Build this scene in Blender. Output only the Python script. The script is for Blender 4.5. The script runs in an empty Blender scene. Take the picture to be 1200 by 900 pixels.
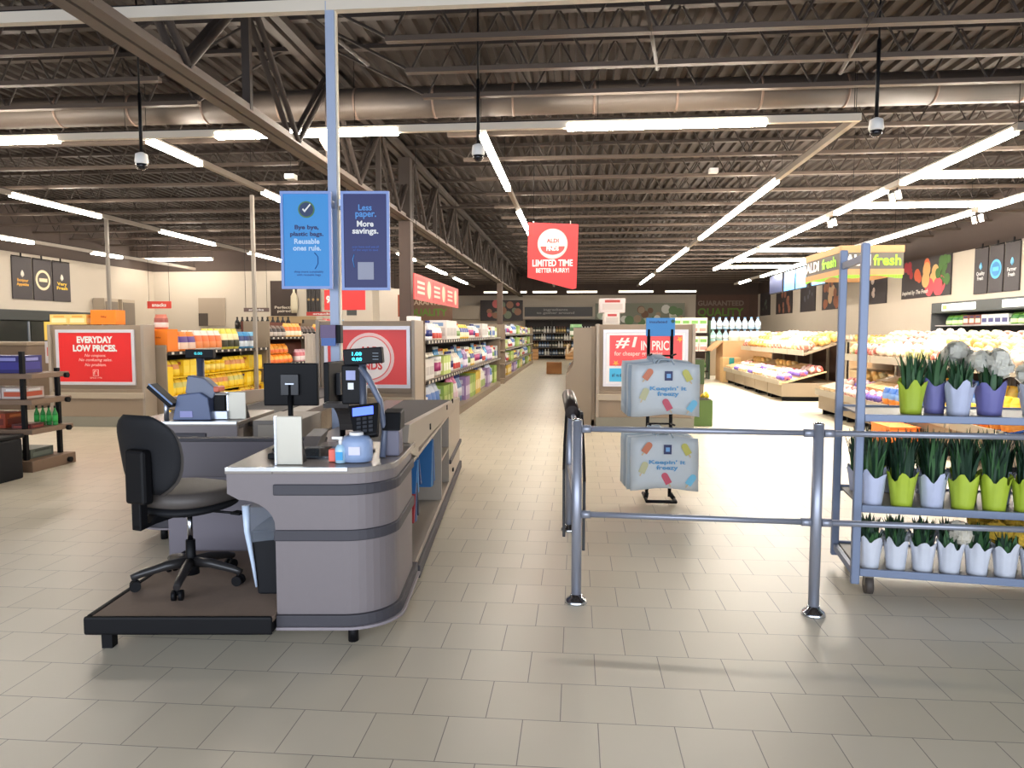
import bpy, bmesh, math, random
from mathutils import Vector, Matrix
random.seed(7)
R_ = math.radians
S = bpy.context.scene
COL = S.collection
PI = math.pi

# ------------------------------------------------------------------ camera, world, big lights, exposure
YAW = R_(5.03)
cam = bpy.data.cameras.new('camera')
cam.sensor_width = 36; cam.lens = 850/1200*36; cam.clip_end = 200
cam.dof.use_dof = False
co = bpy.data.objects.new('camera', cam); COL.objects.link(co)
co.location = (0, 0, 1.5); co.rotation_euler = (R_(90-4.04), 0, YAW)
S.camera = co
S.view_settings.view_transform = 'Standard'
S.view_settings.look = 'None'
S.view_settings.exposure = 1.5
S.view_settings.gamma = 1
S.view_settings.use_curve_mapping = False
w = bpy.data.worlds.new('world'); S.world = w; w.use_nodes = True
w.node_tree.nodes['Background'].inputs[0].default_value = (0.74, 0.83, 1.0, 1)
w.node_tree.nodes['Background'].inputs[1].default_value = 0.55
WIN_E = 240      # dull daylight through the shop's front windows, behind the camera
STRIP_E = 27
PRODUCE_E = 26
SPOT_E = 330
al = bpy.data.lights.new('window_daylight', 'AREA'); al.shape = 'RECTANGLE'; al.size = 14; al.size_y = 2.4
al.energy = WIN_E; al.color = (0.82, 0.89, 1.0)
ao = bpy.data.objects.new('window_daylight', al); COL.objects.link(ao)
ao.location = (0, -3.5, 1.7); ao.rotation_euler = (R_(90), 0, 0)

# ------------------------------------------------------------------ materials
def lin(c):
    return tuple((v/255/12.92 if v/255 <= 0.04045 else ((v/255+0.055)/1.055)**2.4) for v in c)
_M = {}
def mat(rgb, rough=0.5, metal=0.0, noise=0.0, scale=8, spec=0.5, trans=0, emit=0, coat=0, bump=0, alpha=1):
    key = (rgb, rough, metal, noise, scale, spec, trans, emit, coat, bump, alpha)
    if key in _M: return _M[key]
    m = bpy.data.materials.new('material'); m.use_nodes = True
    nt = m.node_tree; b = nt.nodes['Principled BSDF']
    c = lin(rgb) + (1,)
    b.inputs['Base Color'].default_value = c
    b.inputs['Roughness'].default_value = rough
    b.inputs['Metallic'].default_value = metal
    b.inputs['Specular IOR Level'].default_value = spec
    if trans: b.inputs['Transmission Weight'].default_value = trans
    if coat: b.inputs['Coat Weight'].default_value = coat
    if alpha < 1: b.inputs['Alpha'].default_value = alpha
    if emit:
        b.inputs['Emission Color'].default_value = c; b.inputs['Emission Strength'].default_value = emit
    if noise or bump:
        tc = nt.nodes.new('ShaderNodeTexCoord'); n = nt.nodes.new('ShaderNodeTexNoise')
        n.inputs['Scale'].default_value = scale; n.inputs['Detail'].default_value = 3
        nt.links.new(tc.outputs['Object'], n.inputs['Vector'])
        if noise:
            r = nt.nodes.new('ShaderNodeMapRange')
            r.inputs['To Min'].default_value = 1-noise; r.inputs['To Max'].default_value = 1+noise
            nt.links.new(n.outputs['Fac'], r.inputs['Value'])
            x = nt.nodes.new('ShaderNodeVectorMath'); x.operation = 'SCALE'
            x.inputs[0].default_value = c[:3]
            nt.links.new(r.outputs[0], x.inputs['Scale']); nt.links.new(x.outputs[0], b.inputs['Base Color'])
        if bump:
            bp = nt.nodes.new('ShaderNodeBump'); bp.inputs['Strength'].default_value = bump; bp.inputs['Distance'].default_value = 0.01
            nt.links.new(n.outputs['Fac'], bp.inputs['Height']); nt.links.new(bp.outputs[0], b.inputs['Normal'])
    _M[key] = m
    return m

WHITE = mat((235,233,228), .5)
BLACK = mat((12,12,15), .55, spec=.22)
RUBBER = mat((17,18,22), .7, spec=.35)
STEEL = mat((175,182,195), .28, .9)
CHROME = mat((215,220,228), .15, 1)
BRONZE = mat((62,54,49), .65, .0, .12, 3, .3)
DECK = mat((54,47,43), .75, .0, .15, 2, .25)
TAUPE = mat((150,132,112), .55, 0, .04, 6)
LAMINATE = mat((138,130,134), .5, 0, .03, 30)
BUMPER = mat((60,58,64), .6)
COUNTER = mat((158,147,133), .35)
RED = mat((222,44,44), .45)
SIGNRED = mat((236,58,56), .45)
WALLM = mat((190,180,165), .8, 0, .03, 2)
DARKWALL = mat((70,58,52), .8, 0, .06, 2)
WOODP = mat((172,140,104), .6, 0, .10, 5)

# ------------------------------------------------------------------ builders
OFF = {}
def props(o, label=None, cat=None, group=None, kind=None):
    if label: o['label'] = label
    if cat: o['category'] = cat
    if group: o['group'] = group
    if kind: o['kind'] = kind
    return o
def thing(name, label, cat, loc=(0,0,0), rz=0, group=None, uv=False):
    """an Empty at the thing's base; parts are built in the same coordinates as loc"""
    o = bpy.data.objects.new(name, None); COL.objects.link(o)
    o.empty_display_size = .1
    if uv:
        o.location = uvw(*loc); o.rotation_euler = (0, 0, YAW + rz)
    else:
        o.location = loc; o.rotation_euler = (0, 0, rz)
    OFF[o.name] = Vector(loc)
    return props(o, label, cat, group)
CT, ST = math.cos(YAW), math.sin(YAW)
def uvw(u, v, z=0):
    return Vector((u*CT - v*ST, u*ST + v*CT, z))

class MB:
    def __init__(s): s.bm = bmesh.new(); s.mats = []
    def mi(s, m):
        if m not in s.mats: s.mats.append(m)
        return s.mats.index(m)
    def _faces(s, fs, m, smooth=False):
        i = s.mi(m)
        for f in fs: f.material_index = i; f.smooth = smooth
    def box(s, x0, x1, y0, y1, z0, z1, m, M=None):
        P = [(x0,y0,z0),(x1,y0,z0),(x1,y1,z0),(x0,y1,z0),(x0,y0,z1),(x1,y0,z1),(x1,y1,z1),(x0,y1,z1)]
        v = [s.bm.verts.new(M @ Vector(p) if M else p) for p in P]
        fs = [s.bm.faces.new([v[i] for i in q]) for q in ((0,3,2,1),(4,5,6,7),(0,1,5,4),(1,2,6,5),(2,3,7,6),(3,0,4,7))]
        s._faces(fs, m); return s
    def cyl(s, p0, p1, r, m, seg=14, r2=None, caps=True, smooth=True):
        p0, p1 = Vector(p0), Vector(p1); d = (p1-p0).normalized()
        a = d.orthogonal().normalized(); b = d.cross(a); r2 = r if r2 is None else r2
        A = []; B = []
        for i in range(seg):
            t = 2*PI*i/seg; q = a*math.cos(t)+b*math.sin(t)
            A.append(s.bm.verts.new(p0+q*r)); B.append(s.bm.verts.new(p1+q*r2))
        fs = [s.bm.faces.new((A[i], A[(i+1)%seg], B[(i+1)%seg], B[i])) for i in range(seg)]
        s._faces(fs, m, smooth)
        if caps: s._faces([s.bm.faces.new(A[::-1]), s.bm.faces.new(B)], m)
        return s
    def tube(s, pts, r, m, seg=8):
        """round tube through pts, rings at mitred angles"""
        pts = [Vector(p) for p in pts]; rings = []
        n0 = None
        for i, p in enumerate(pts):
            d = (pts[min(i+1, len(pts)-1)] - pts[max(i-1, 0)]).normalized()
            if n0 is None: n0 = d.orthogonal().normalized()
            n0 = (n0 - d*n0.dot(d)).normalized(); b = d.cross(n0)
            rr = r[i] if isinstance(r, (list, tuple)) else r
            rings.append([s.bm.verts.new(p + (n0*math.cos(2*PI*k/seg)+b*math.sin(2*PI*k/seg))*rr) for k in range(seg)])
        fs = []
        for A, B in zip(rings, rings[1:]):
            fs += [s.bm.faces.new((A[k], A[(k+1)%seg], B[(k+1)%seg], B[k])) for k in range(seg)]
        s._faces(fs, m, True)
        s._faces([s.bm.faces.new(rings[0][::-1]), s.bm.faces.new(rings[-1])], m)
        return s
    def lathe(s, prof, c, m, seg=20, sx=1, sy=1, M=None):
        rings = []
        for r, z in prof:
            rg = []
            for k in range(seg):
                t = 2*PI*k/seg; p = Vector((c[0]+r*sx*math.cos(t), c[1]+r*sy*math.sin(t), c[2]+z))
                rg.append(s.bm.verts.new(M @ p if M else p))
            rings.append(rg)
        fs = []
        for A, B in zip(rings, rings[1:]):
            fs += [s.bm.faces.new((A[k], A[(k+1)%seg], B[(k+1)%seg], B[k])) for k in range(seg)]
        s._faces(fs, m, True)
        s._faces([s.bm.faces.new(rings[0][::-1]), s.bm.faces.new(rings[-1])], m)
        return s
    def prism(s, poly, axis, a, b, m, smooth=False, M=None):
        """poly of (p,q): axis x -> (y,z), y -> (x,z), z -> (x,y); from a to b"""
        def P(p, q, t):
            v = Vector((t,p,q) if axis == 'x' else (p,t,q) if axis == 'y' else (p,q,t))
            return M @ v if M else v
        A = [s.bm.verts.new(P(p,q,a)) for p,q in poly]; B = [s.bm.verts.new(P(p,q,b)) for p,q in poly]
        n = len(poly)
        s._faces([s.bm.faces.new((A[i], A[(i+1)%n], B[(i+1)%n], B[i])) for i in range(n)], m, smooth)
        s._faces([s.bm.faces.new(A[::-1]), s.bm.faces.new(B)], m)
        return s
    def quad(s, pts, m, smooth=False):
        s._faces([s.bm.faces.new([s.bm.verts.new(p) for p in pts])], m, smooth); return s
    def mesh(s, fix=True):
        if fix: bmesh.ops.recalc_face_normals(s.bm, faces=s.bm.faces)
        me = bpy.data.meshes.new('mesh'); s.bm.to_mesh(me); s.bm.free()
        for m in s.mats: me.materials.append(m)
        return me
    def build(s, name, parent=None, bevel=0, loc=None, fix=True, seg=2):
        me = s.mesh(fix)
        o = bpy.data.objects.new(name, me); COL.objects.link(o)
        if parent is not None:
            off = OFF.get(parent.name)
            if off is not None:
                me.transform(Matrix.Translation(-off)); o.parent = parent; OFF[o.name] = off
            else: o.parent = parent
        elif loc is not None:
            me.transform(Matrix.Translation(-Vector(loc))); o.location = loc; OFF[o.name] = Vector(loc)
        if bevel:
            b = o.modifiers.new('bevel', 'BEVEL'); b.width = bevel; b.segments = seg; b.limit_method = 'ANGLE'; b.angle_limit = R_(40)
            b.harden_normals = False
        return o
def struct(o):
    o['kind'] = 'structure'; return o

def text_mesh(s, w_, h_, m, bold=0.0, shear=0, spacing=1, depth=.0015, align='CENTER', line=1.0):
    cu = bpy.data.curves.new('text', 'FONT'); cu.body = s; cu.align_x = align; cu.offset = bold; cu.shear = shear
    cu.space_character = spacing; cu.space_line = line; cu.resolution_u = 3
    o = bpy.data.objects.new('text', cu); COL.objects.link(o)
    dg = bpy.context.evaluated_depsgraph_get(); dg.update()
    me = bpy.data.meshes.new_from_object(o.evaluated_get(dg))
    bpy.data.objects.remove(o)
    xs = [v.co.x for v in me.vertices]; ys = [v.co.y for v in me.vertices]
    cx, cy = (max(xs)+min(xs))/2, (max(ys)+min(ys))/2
    sx = w_/(max(xs)-min(xs)); sy = h_/(max(ys)-min(ys))
    for v in me.vertices:
        v.co = Vector(((v.co.x-cx)*sx, 0, (v.co.y-cy)*sy))
    me.materials.clear(); me.materials.append(m)
    return me
def text(name, s, cx, y, cz, w_, h_, m, parent, bold=.02, shear=0, rz=0, spacing=1, line=1.0):
    """lettering in the xz plane facing -y, centred, squeezed into w x h"""
    par = parent
    for ch in parent.children:
        if ch.name.split('.')[0] == 'sign_panel': par = ch
    me = text_mesh(s, w_, h_, m, bold, shear, spacing, line=line)
    me.transform(Matrix.Translation(Vector((cx, y, cz))) @ Matrix.Rotation(rz, 4, 'Z'))
    me.transform(Matrix.Translation(-OFF[parent.name]))
    o = bpy.data.objects.new(name, me); COL.objects.link(o); o.parent = par
    if parent is not None: OFF[o.name] = OFF[parent.name]
    return o
ONES = 'first second third fourth fifth sixth seventh eighth ninth tenth eleventh twelfth thirteenth fourteenth fifteenth sixteenth seventeenth eighteenth nineteenth'.split()
TENS = ['', '', 'twent', 'thirt', 'fort', 'fift', 'sixt', 'sevent', 'eight', 'ninet']
def nth(i):
    i += 1
    if i < 20: return ONES[i-1]
    t, u = divmod(i, 10)
    return TENS[t]+'ieth' if u == 0 else TENS[t]+'y-'+ONES[u-1]

# ------------------------------------------------------------------ the room
XL, XR, YB, YF = -15.3, 10.4, 43.0, -4.0
DZ = 4.95      # underside of the roof deck
# floor with running-bond tiles
fm = bpy.data.materials.new('floor_tiles'); fm.use_nodes = True
nt = fm.node_tree; b = nt.nodes['Principled BSDF']
tc = nt.nodes.new('ShaderNodeTexCoord'); mp = nt.nodes.new('ShaderNodeMapping')
mp.inputs['Location'].default_value = (0.052, 0.005, 0)
br = nt.nodes.new('ShaderNodeTexBrick'); br.inputs['Scale'].default_value = 1
br.inputs['Brick Width'].default_value = .290; br.inputs['Row Height'].default_value = .302
br.inputs['Mortar Size'].default_value = .0021; br.inputs['Mortar Smooth'].default_value = .2; br.offset = .5; br.offset_frequency = 2
br.inputs['Color1'].default_value = lin((210,200,179))+(1,); br.inputs['Color2'].default_value = lin((203,193,171))+(1,)
br.inputs['Mortar'].default_value = lin((132,123,111))+(1,); br.inputs['Bias'].default_value = -.2
nz = nt.nodes.new('ShaderNodeTexNoise'); nz.inputs['Scale'].default_value = 1.3; nz.inputs['Detail'].default_value = 5
mx = nt.nodes.new('ShaderNodeMix'); mx.data_type = 'RGBA'; mx.blend_type = 'MULTIPLY'; mx.inputs['Factor'].default_value = .5
rr = nt.nodes.new('ShaderNodeMapRange'); rr.inputs['To Min'].default_value = .86; rr.inputs['To Max'].default_value = 1.1
L = nt.links.new
L(tc.outputs['Object'], mp.inputs['Vector']); L(mp.outputs[0], br.inputs['Vector']); L(tc.outputs['Object'], nz.inputs['Vector'])
L(nz.outputs['Fac'], rr.inputs['Value']); L(br.outputs['Color'], mx.inputs[6]); L(rr.outputs[0], mx.inputs[7]); L(mx.outputs[2], b.inputs['Base Color'])
b.inputs['Roughness'].default_value = .36; b.inputs['Specular IOR Level'].default_value = .45
bp = nt.nodes.new('ShaderNodeBump'); bp.invert = True; bp.inputs['Strength'].default_value = .4; bp.inputs['Distance'].default_value = .003
L(br.outputs['Fac'], bp.inputs['Height']); L(bp.outputs[0], b.inputs['Normal'])
m = MB(); m.box(XL-.2, XR+.2, YF, YB+.2, -.1, 0, fm); struct(m.build('floor'))

def wall(name, x0, x1, y0, y1):
    m = MB(); m.box(x0, x1, y0, y1, 0, 3.7, WALLM); m.box(x0-.001, x1+.001, y0-.001, y1+.001, 3.7, DZ+.1, DARKWALL)
    return struct(m.build(name))
wall('wall_left', XL-.2, XL, YF, 25.3)
wall('wall_right', XR, XR+.2, YF, YB+.2)
wall('wall_back', -9, XR, YB, YB+.2)
wall('wall_back_left', XL-.2, -9, 25.3, 25.5)
wall('wall_recess', -9.2, -9, 25.5, YB)
m = MB(); m.box(-9, 3, YB-.5, YB-.002, 2.3, 3.1, mat((176,166,152), .8)); struct(m.build('trim_bulkhead'))
m = MB()   # dark plank feature wall panels either side of the back wall
m.box(6.9, XR, YB-.06, YB-.003, 0, 3.7, mat((78,58,48), .7, 0, .15, 4)); struct(m.build('trim_back'))
# corrugated roof deck
m = MB(); prof = []
x = XL-.2
while x < XR+.2:
    prof += [(x, DZ), (x+.07, DZ), (x+.095, DZ+.05), (x+.175, DZ+.05), (x+.2, DZ)]; x += .2
A = [m.bm.verts.new((p, YF, q)) for p, q in prof]; B = [m.bm.verts.new((p, YB+.2, q)) for p, q in prof]
fs = []
for i in range(len(prof)-1):
    if (Vector(A[i].co)-Vector(A[i+1].co)).length > 1e-5: fs.append(m.bm.faces.new((A[i], A[i+1], B[i+1], B[i])))
m._faces(fs, DECK)
m.box(XL-.2, XR+.2, YF, YB+.2, DZ+.06, DZ+.12, DECK)
struct(m.build('ceiling', fix=False))

# ------------------------------------------------------------------ roof steel
JC = mat((92,80,71), .6, 0, .08, 3, .3)
def joist_mesh(x0, x1, end0, end1, z=4.3):
    """open web joist: double-angle chords and zigzag webs, y=0"""
    m = MB(); t = .016
    for s in (-1, 1):
        m.box(x0+end0, x1-end1, s*.022-t/2-.012, s*.022+t/2+.012, z, z+.05, JC)
    m.box(x0, x1, -.05, .05, DZ-.055, DZ-.005, BRONZE)
    n = int((x1-x0-end0-end1)/.62); a = x0+end0+.05; st = (x1-x0-end0-end1-.1)/n
    for i in range(n):
        xa = a+i*st; xm = xa+st/2
        m.cyl((xa, 0, z+.03), (xm, 0, DZ-.03), .013, BRONZE, 5, caps=False)
        m.cyl((xm, 0, DZ-.03), (xa+st, 0, z+.03), .013, BRONZE, 5, caps=False)
    if end0: m.cyl((x0+end0+.05, 0, z+.03), (x0+.3, 0, DZ-.03), .016, BRONZE, 5, caps=False)
    if end1: m.cyl((x1-end1-.05, 0, z+.03), (x1-.3, 0, DZ-.03), .016, BRONZE, 5, caps=False)
    return m.mesh()
GX = -3.25
jl = joist_mesh(XL, GX, 0, 1.4); jr = joist_mesh(GX, XR, 1.4, 0)
jy = [-1.5, 0.2, 1.8, 3.3, 4.8, 6.2, 7.1, 7.95, 8.8] + [10.5+1.5*i for i in range(22)]
for i, y in enumerate(jy):
    if y > YB-.3: continue
    for me, side, sn in ((jl, 'between girder and cream banner wall', 'l'), (jr, 'between girder and produce wall', 'r')):
        if y > 25 and sn == 'l': pass
        o = bpy.data.objects.new('roof_joist', me); COL.objects.link(o); o.location = (0, y, 0)
        props(o, f'dark bronze roof joist {side}, {nth(i)} from the entrance', 'joist', 'open web roof joists')
# joist girder along the store
CHORD = mat((108,96,86), .6, 0, .06, 3)
t = thing('joist_girder', 'deep dark bronze truss girder running down the store over the checkouts', 'girder', (GX, 20, 3.62))
m = MB()
for s in (-1, 1):
    m.box(GX+s*.07-.055, GX+s*.07+.055, YF, YB-.02, 3.62, 3.64, CHORD); m.box(GX+s*.025-.01, GX+s*.025+.01, YF, YB-.02, 3.64, 3.75, CHORD)
m.build('bottom_chord', t)
m = MB()
for s in (-1, 1): m.box(GX+s*.08-.05, GX+s*.08+.05, YF, YB-.02, DZ-.15, DZ-.06, BRONZE)
m.build('top_chord', t)
m = MB(); y = YF+.3
while y < YB-2.6:
    for q in (-.045, .045):
        m.cyl((GX+q, y, 3.7), (GX+q, y+1.2, DZ-.12), .036, BRONZE, 6, caps=False)
        m.cyl((GX+q, y+1.2, DZ-.12), (GX+q, y+2.4, 3.7), .036, BRONZE, 6, caps=False)
    m.box(GX-.04, GX+.04, y+1.17, y+1.23, 3.7, DZ-.12, BRONZE)
    y += 2.4
m.build('web_bars', t)
for y in (-3.2, 13.8, 31.0):
    m = MB(); m.box(GX-.11, GX+.11, y-.11, y+.11, 3.64, DZ-.15, BRONZE); m.build('girder_post', t)
for i, (y, d) in enumerate(((-3.2, 'behind the entrance'), (13.8, 'behind the red circle sign'), (31.0, 'far down the aisle by the shelving'))):
    m = MB(); m.box(GX-.115, GX+.115, y-.115, y+.115, 0, 3.618, mat((88,72,62), .6))
    struct(m.build(f'trim_column_{i+1}', bevel=.01))
m = MB(); m.cyl((XL+.01, 9.75, 4.56), (XR-.01, 9.75, 4.56), .2, mat((80,71,64), .5, .1), 24)
for i in range(24):
    x = XL+.8+i*1.05; m.cyl((x, 9.75, 4.56), (x+.03, 9.75, 4.56), .208, mat((112,92,80), .5), 24)
props(m.build('air_duct'), 'round brown ventilation duct crossing the whole ceiling among the joists', 'duct')
for i, (y, z, r) in enumerate(((5.0, 4.72, .03), (16.9, 4.4, .03))):
    m = MB(); m.cyl((XL+.01, y, z), (XR-.01, y, z), r, BRONZE, 8)
    props(m.build('sprinkler_pipe'), ('thin dark sprinkler pipe crossing the ceiling over the barrier rail', 'thin dark sprinkler pipe crossing the ceiling beyond the red limited time sign')[i], 'pipe')
for i, (x, y, d) in enumerate(((-2.45, 6.2, 'bent dark steel roof brace beside the blue sign pole'), (.6, 6.6, 'slanting pale roof brace between the first joists'), (2.6, 6.9, 'slanting pale roof brace over the barrier rail'))):
    m = MB(); m.cyl((x, y, 4.32), (x+.25, y+1.5, 4.32), .022, BRONZE, 6); props(m.build('bridging_bar'), d, 'brace')

# ------------------------------------------------------------------ light tracks
LAMP = mat((255,243,227), .5, emit=STRIP_E)
LAMPP = mat((255,246,232), .5, emit=PRODUCE_E)
TRK = mat((214,203,186), .5); TRK_SHADE = mat((150,141,130), .5)  # same housing, colour darkened on the lengthwise runs to show them unlit
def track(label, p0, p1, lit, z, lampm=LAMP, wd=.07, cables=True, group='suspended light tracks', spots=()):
    TR = TRK if p0[1] == p1[1] else TRK_SHADE
    p0 = Vector(p0+(z,)); p1 = Vector(p1+(z,)); d = (p1-p0); Ln = d.length; d.normalize(); rz = math.atan2(d.y, d.x)
    t = thing('light_track', label, 'light', tuple(p0), rz, group)
    off = OFF[t.name]
    def bb(m, a, b_, w_, z0, z1, mm): m.box(off.x+a, off.x+b_, off.y-w_/2, off.y+w_/2, off.z+z0, off.z+z1, mm)
    m = MB(); bb(m, 0, Ln, wd, .0, .085, TR); bb(m, 0, Ln, wd*.7, .085, .1, BLACK); m.build('housing', t)
    for a, b_ in lit:
        m = MB(); bb(m, a, b_, wd+.012, -.022, .05, lampm); m.build('lamp', t)
    if cables:
        n = max(2, int(Ln/3)+1)
        for i in range(n):
            m = MB(); a = .05+(Ln-.1)*i/(n-1); m.cyl((off.x+a, off.y, off.z+.09), (off.x+a, off.y, DZ), .004, BLACK, 5); m.build('hanging_cable', t)
    for a in spots:
        for s in (-1, 1):
            m = MB(); p = Vector((off.x+a+s*.12, off.y, off.z-.02)); q = p+Vector((0, -.03, -.17))
            m.cyl(p, p+Vector((0,0,-.05)), .012, BLACK, 8); m.cyl(p+Vector((0,0,-.05)), q, .045, WHITE, 12); m.cyl(q+Vector((0,0,-.001)), q+Vector((0,-.0005,-.004)), .038, mat((255,246,232), .5, emit=40), 12)
            h = m.build('spotlight_head', t)
    return t
track('long white light track crossing the store above the checkouts', (XL+.3, 9.12), (3.34, 9.12), [(XL*-1-.3-10.4, XL*-1-.3-6.75), (XL*-1-.3-4.6, XL*-1-.3-2.24), (XL*-1-.3-.12, XL*-1-.3+2.25)], 4.0)
track('nearly unlit white light track crossing the top above the blue hanging signs', (XL+.3, 5.55), (.6, 5.55), [], 3.93)
track('light track down the aisle behind the limited time sign', (-1.2, 9.16), (-1.2, 40), [(0.15, 3.7), (6, 8.6), (9.0, 11.0), (14, 16.4), (19, 23), (25, 28)], 4.0)
track('light track meeting the corner of the cross track, running to the back wall', (3.3, 9.16), (3.3, 40), [(3.4, 10.9), (13.1, 21), (22.8, 29)], 4.0)
track('light track starting above the office chair and running to the back', (-5.6, 9.16), (-5.6, 40), [(.1, 1.4), (3.6, 6.0), (8.5, 11), (13.5, 16), (18, 22), (24, 28)], 4.0)
track('light track above the aisle with orange snacks', (-10.3, 5.5), (-10.3, 24.9), [(0, 2.4), (7.1, 9.6), (11.9, 14.6), (16.8, 19.3)], 4.0)
track('light track beside the cream wall with dark banners', (-13.5, 8), (-13.5, 24.9), [(7.3, 9.15), (11.4, 12.7)], 3.72, cables=True)
track('short lit light bar in front of the cream corner wall', (-15.0, 24.1), (-12.4, 24.1), [(0.05, 2.55)], 4.0)
track('produce light track just beyond the flower cart', (5.02, 8.9), (5.02, 27.4), [(.1, 3.0), (3.6, 5.9), (6.4, 11.6), (12.2, 14.8), (15.2, 18.4)], 3.8, LAMPP, group='produce light tracks', spots=(3.3, 6.15))
track('produce light track nearer the produce wall', (7.6, 8.9), (7.6, 36), [(.3, 5.7), (6.0, 11.3), (11.8, 12.7), (15.5, 22), (24, 26)], 3.8, LAMPP, group='produce light tracks', spots=(5.85, 11.55))
for y, d in ((11.4, 'first'), (14.0, 'second'), (21.2, 'third'), (24.0, 'fourth'), (26.5, 'fifth')):
    track(f'bright cross bar between the two produce light tracks, {d} from the flower cart', (5.06, y), (7.56, y), [(.02, 2.48)], 3.8, LAMPP, cables=False, group='produce light cross bars')
for k, (xa, xb) in enumerate(((-2.95, -2.6), (-2.3, -1.0), (-.5, 1.1), (2.2, 4.0), (4.6, 6.2), (-4.9, -3.6))):
    track(f'small far light bar crossing the back of the store, {nth(k)} from the column', (xa, 38.5), (xb, 38.5), [(.02, xb-xa-.02)], 3.62, mat((250,240,222), .5, emit=1.2), group='far light bars at the back')
# spot energy onto the produce
for i, (x, y) in enumerate(((5.3, 8.6), (5.3, 10.8), (5.3, 15.6), (5.3, 17.6), (5.3, 19.5), (7.4, 9.5), (7.4, 13))):
    l = bpy.data.lights.new('produce_spot', 'SPOT'); l.energy = SPOT_E; l.spot_size = R_(75); l.spot_blend = .6; l.color = (1, .93, .83); l.shadow_soft_size = .05
    o = bpy.data.objects.new('produce_spot', l); COL.objects.link(o); o.location = (x-.5, y, 3.55); o.rotation_euler = (R_(5), R_(12), 0)

def hanging_camera(x, y, ztop, zbot, label):
    t = thing('ceiling_camera', label, 'camera', (x, y, ztop))
    m = MB(); m.cyl((x, y, ztop), (x, y, zbot+.12), .018, BLACK, 10); m.cyl((x, y, DZ), (x, y, ztop), .01, BLACK, 8); m.build('drop_pole', t)
    m = MB(); m.lathe([(.02,.13),(.06,.11),(.068,.03),(.06,.01)], (x, y, zbot), WHITE, 18); m.build('housing', t)
    m = MB(); m.lathe([(.058,.012),(.052,-.02),(.03,-.045),(.004,-.052)], (x, y, zbot), mat((30,30,34), .1), 18); m.build('dome', t)
hanging_camera(-4.56, 7.4, 4.0, 3.26, 'dome security camera hanging on a black pole above the office chair')
hanging_camera(-1.02, 7.6, 4.1, 3.32, 'dome security camera hanging beside the start of the aisle light track')
hanging_camera(2.82, 7.3, 4.25, 3.40, 'dome security camera on a long black pole near the produce end of the cross track')
def hanging_box(x, y, z, label, s=.07):
    m = MB(); m.box(x-s, x+s, y-s, y+s, z, z+.07, WHITE); m.cyl((x, y, z+.07), (x, y, DZ), .004, BLACK, 5)
    props(m.build('wireless_router', bevel=.01), label, 'router')
hanging_box(-4.1, 10.3, 3.7, 'white wireless box hanging by a cable above the blue bag sign')
hanging_box(2.2, 12.2, 4.08, 'white wireless box hanging between the two aisle light tracks')
t = thing('pendant_lamp', 'small glowing cone lamp under the truss girder behind the pole', 'lamp', (-2.72, 7.9, 3.45))
m = MB(); m.lathe([(.09,.12),(.085,.09),(.03,.0),(.005,-.01)], (-2.72, 7.9, 3.5), mat((255,226,190), .5, emit=2.2), 18); m.build('lamp_shade', t)
m = MB(); m.cyl((-2.72, 7.9, 3.62), (-2.72, 7.9, DZ), .008, BLACK, 6); m.build('stem', t)
for x, y, zb, lb in ((-6.6, 14.5, 0, 'thin grey power pole rising from the snack shelving'), (-11.1, 16.5, 0, 'thin grey power pole beyond the everyday low prices sign')):
    m = MB(); m.box(x-.035, x+.035, y-.035, y+.035, zb, 4.3, mat((150,142,132), .5)); props(m.build('power_pole', bevel=.005), lb, 'pole')

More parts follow.
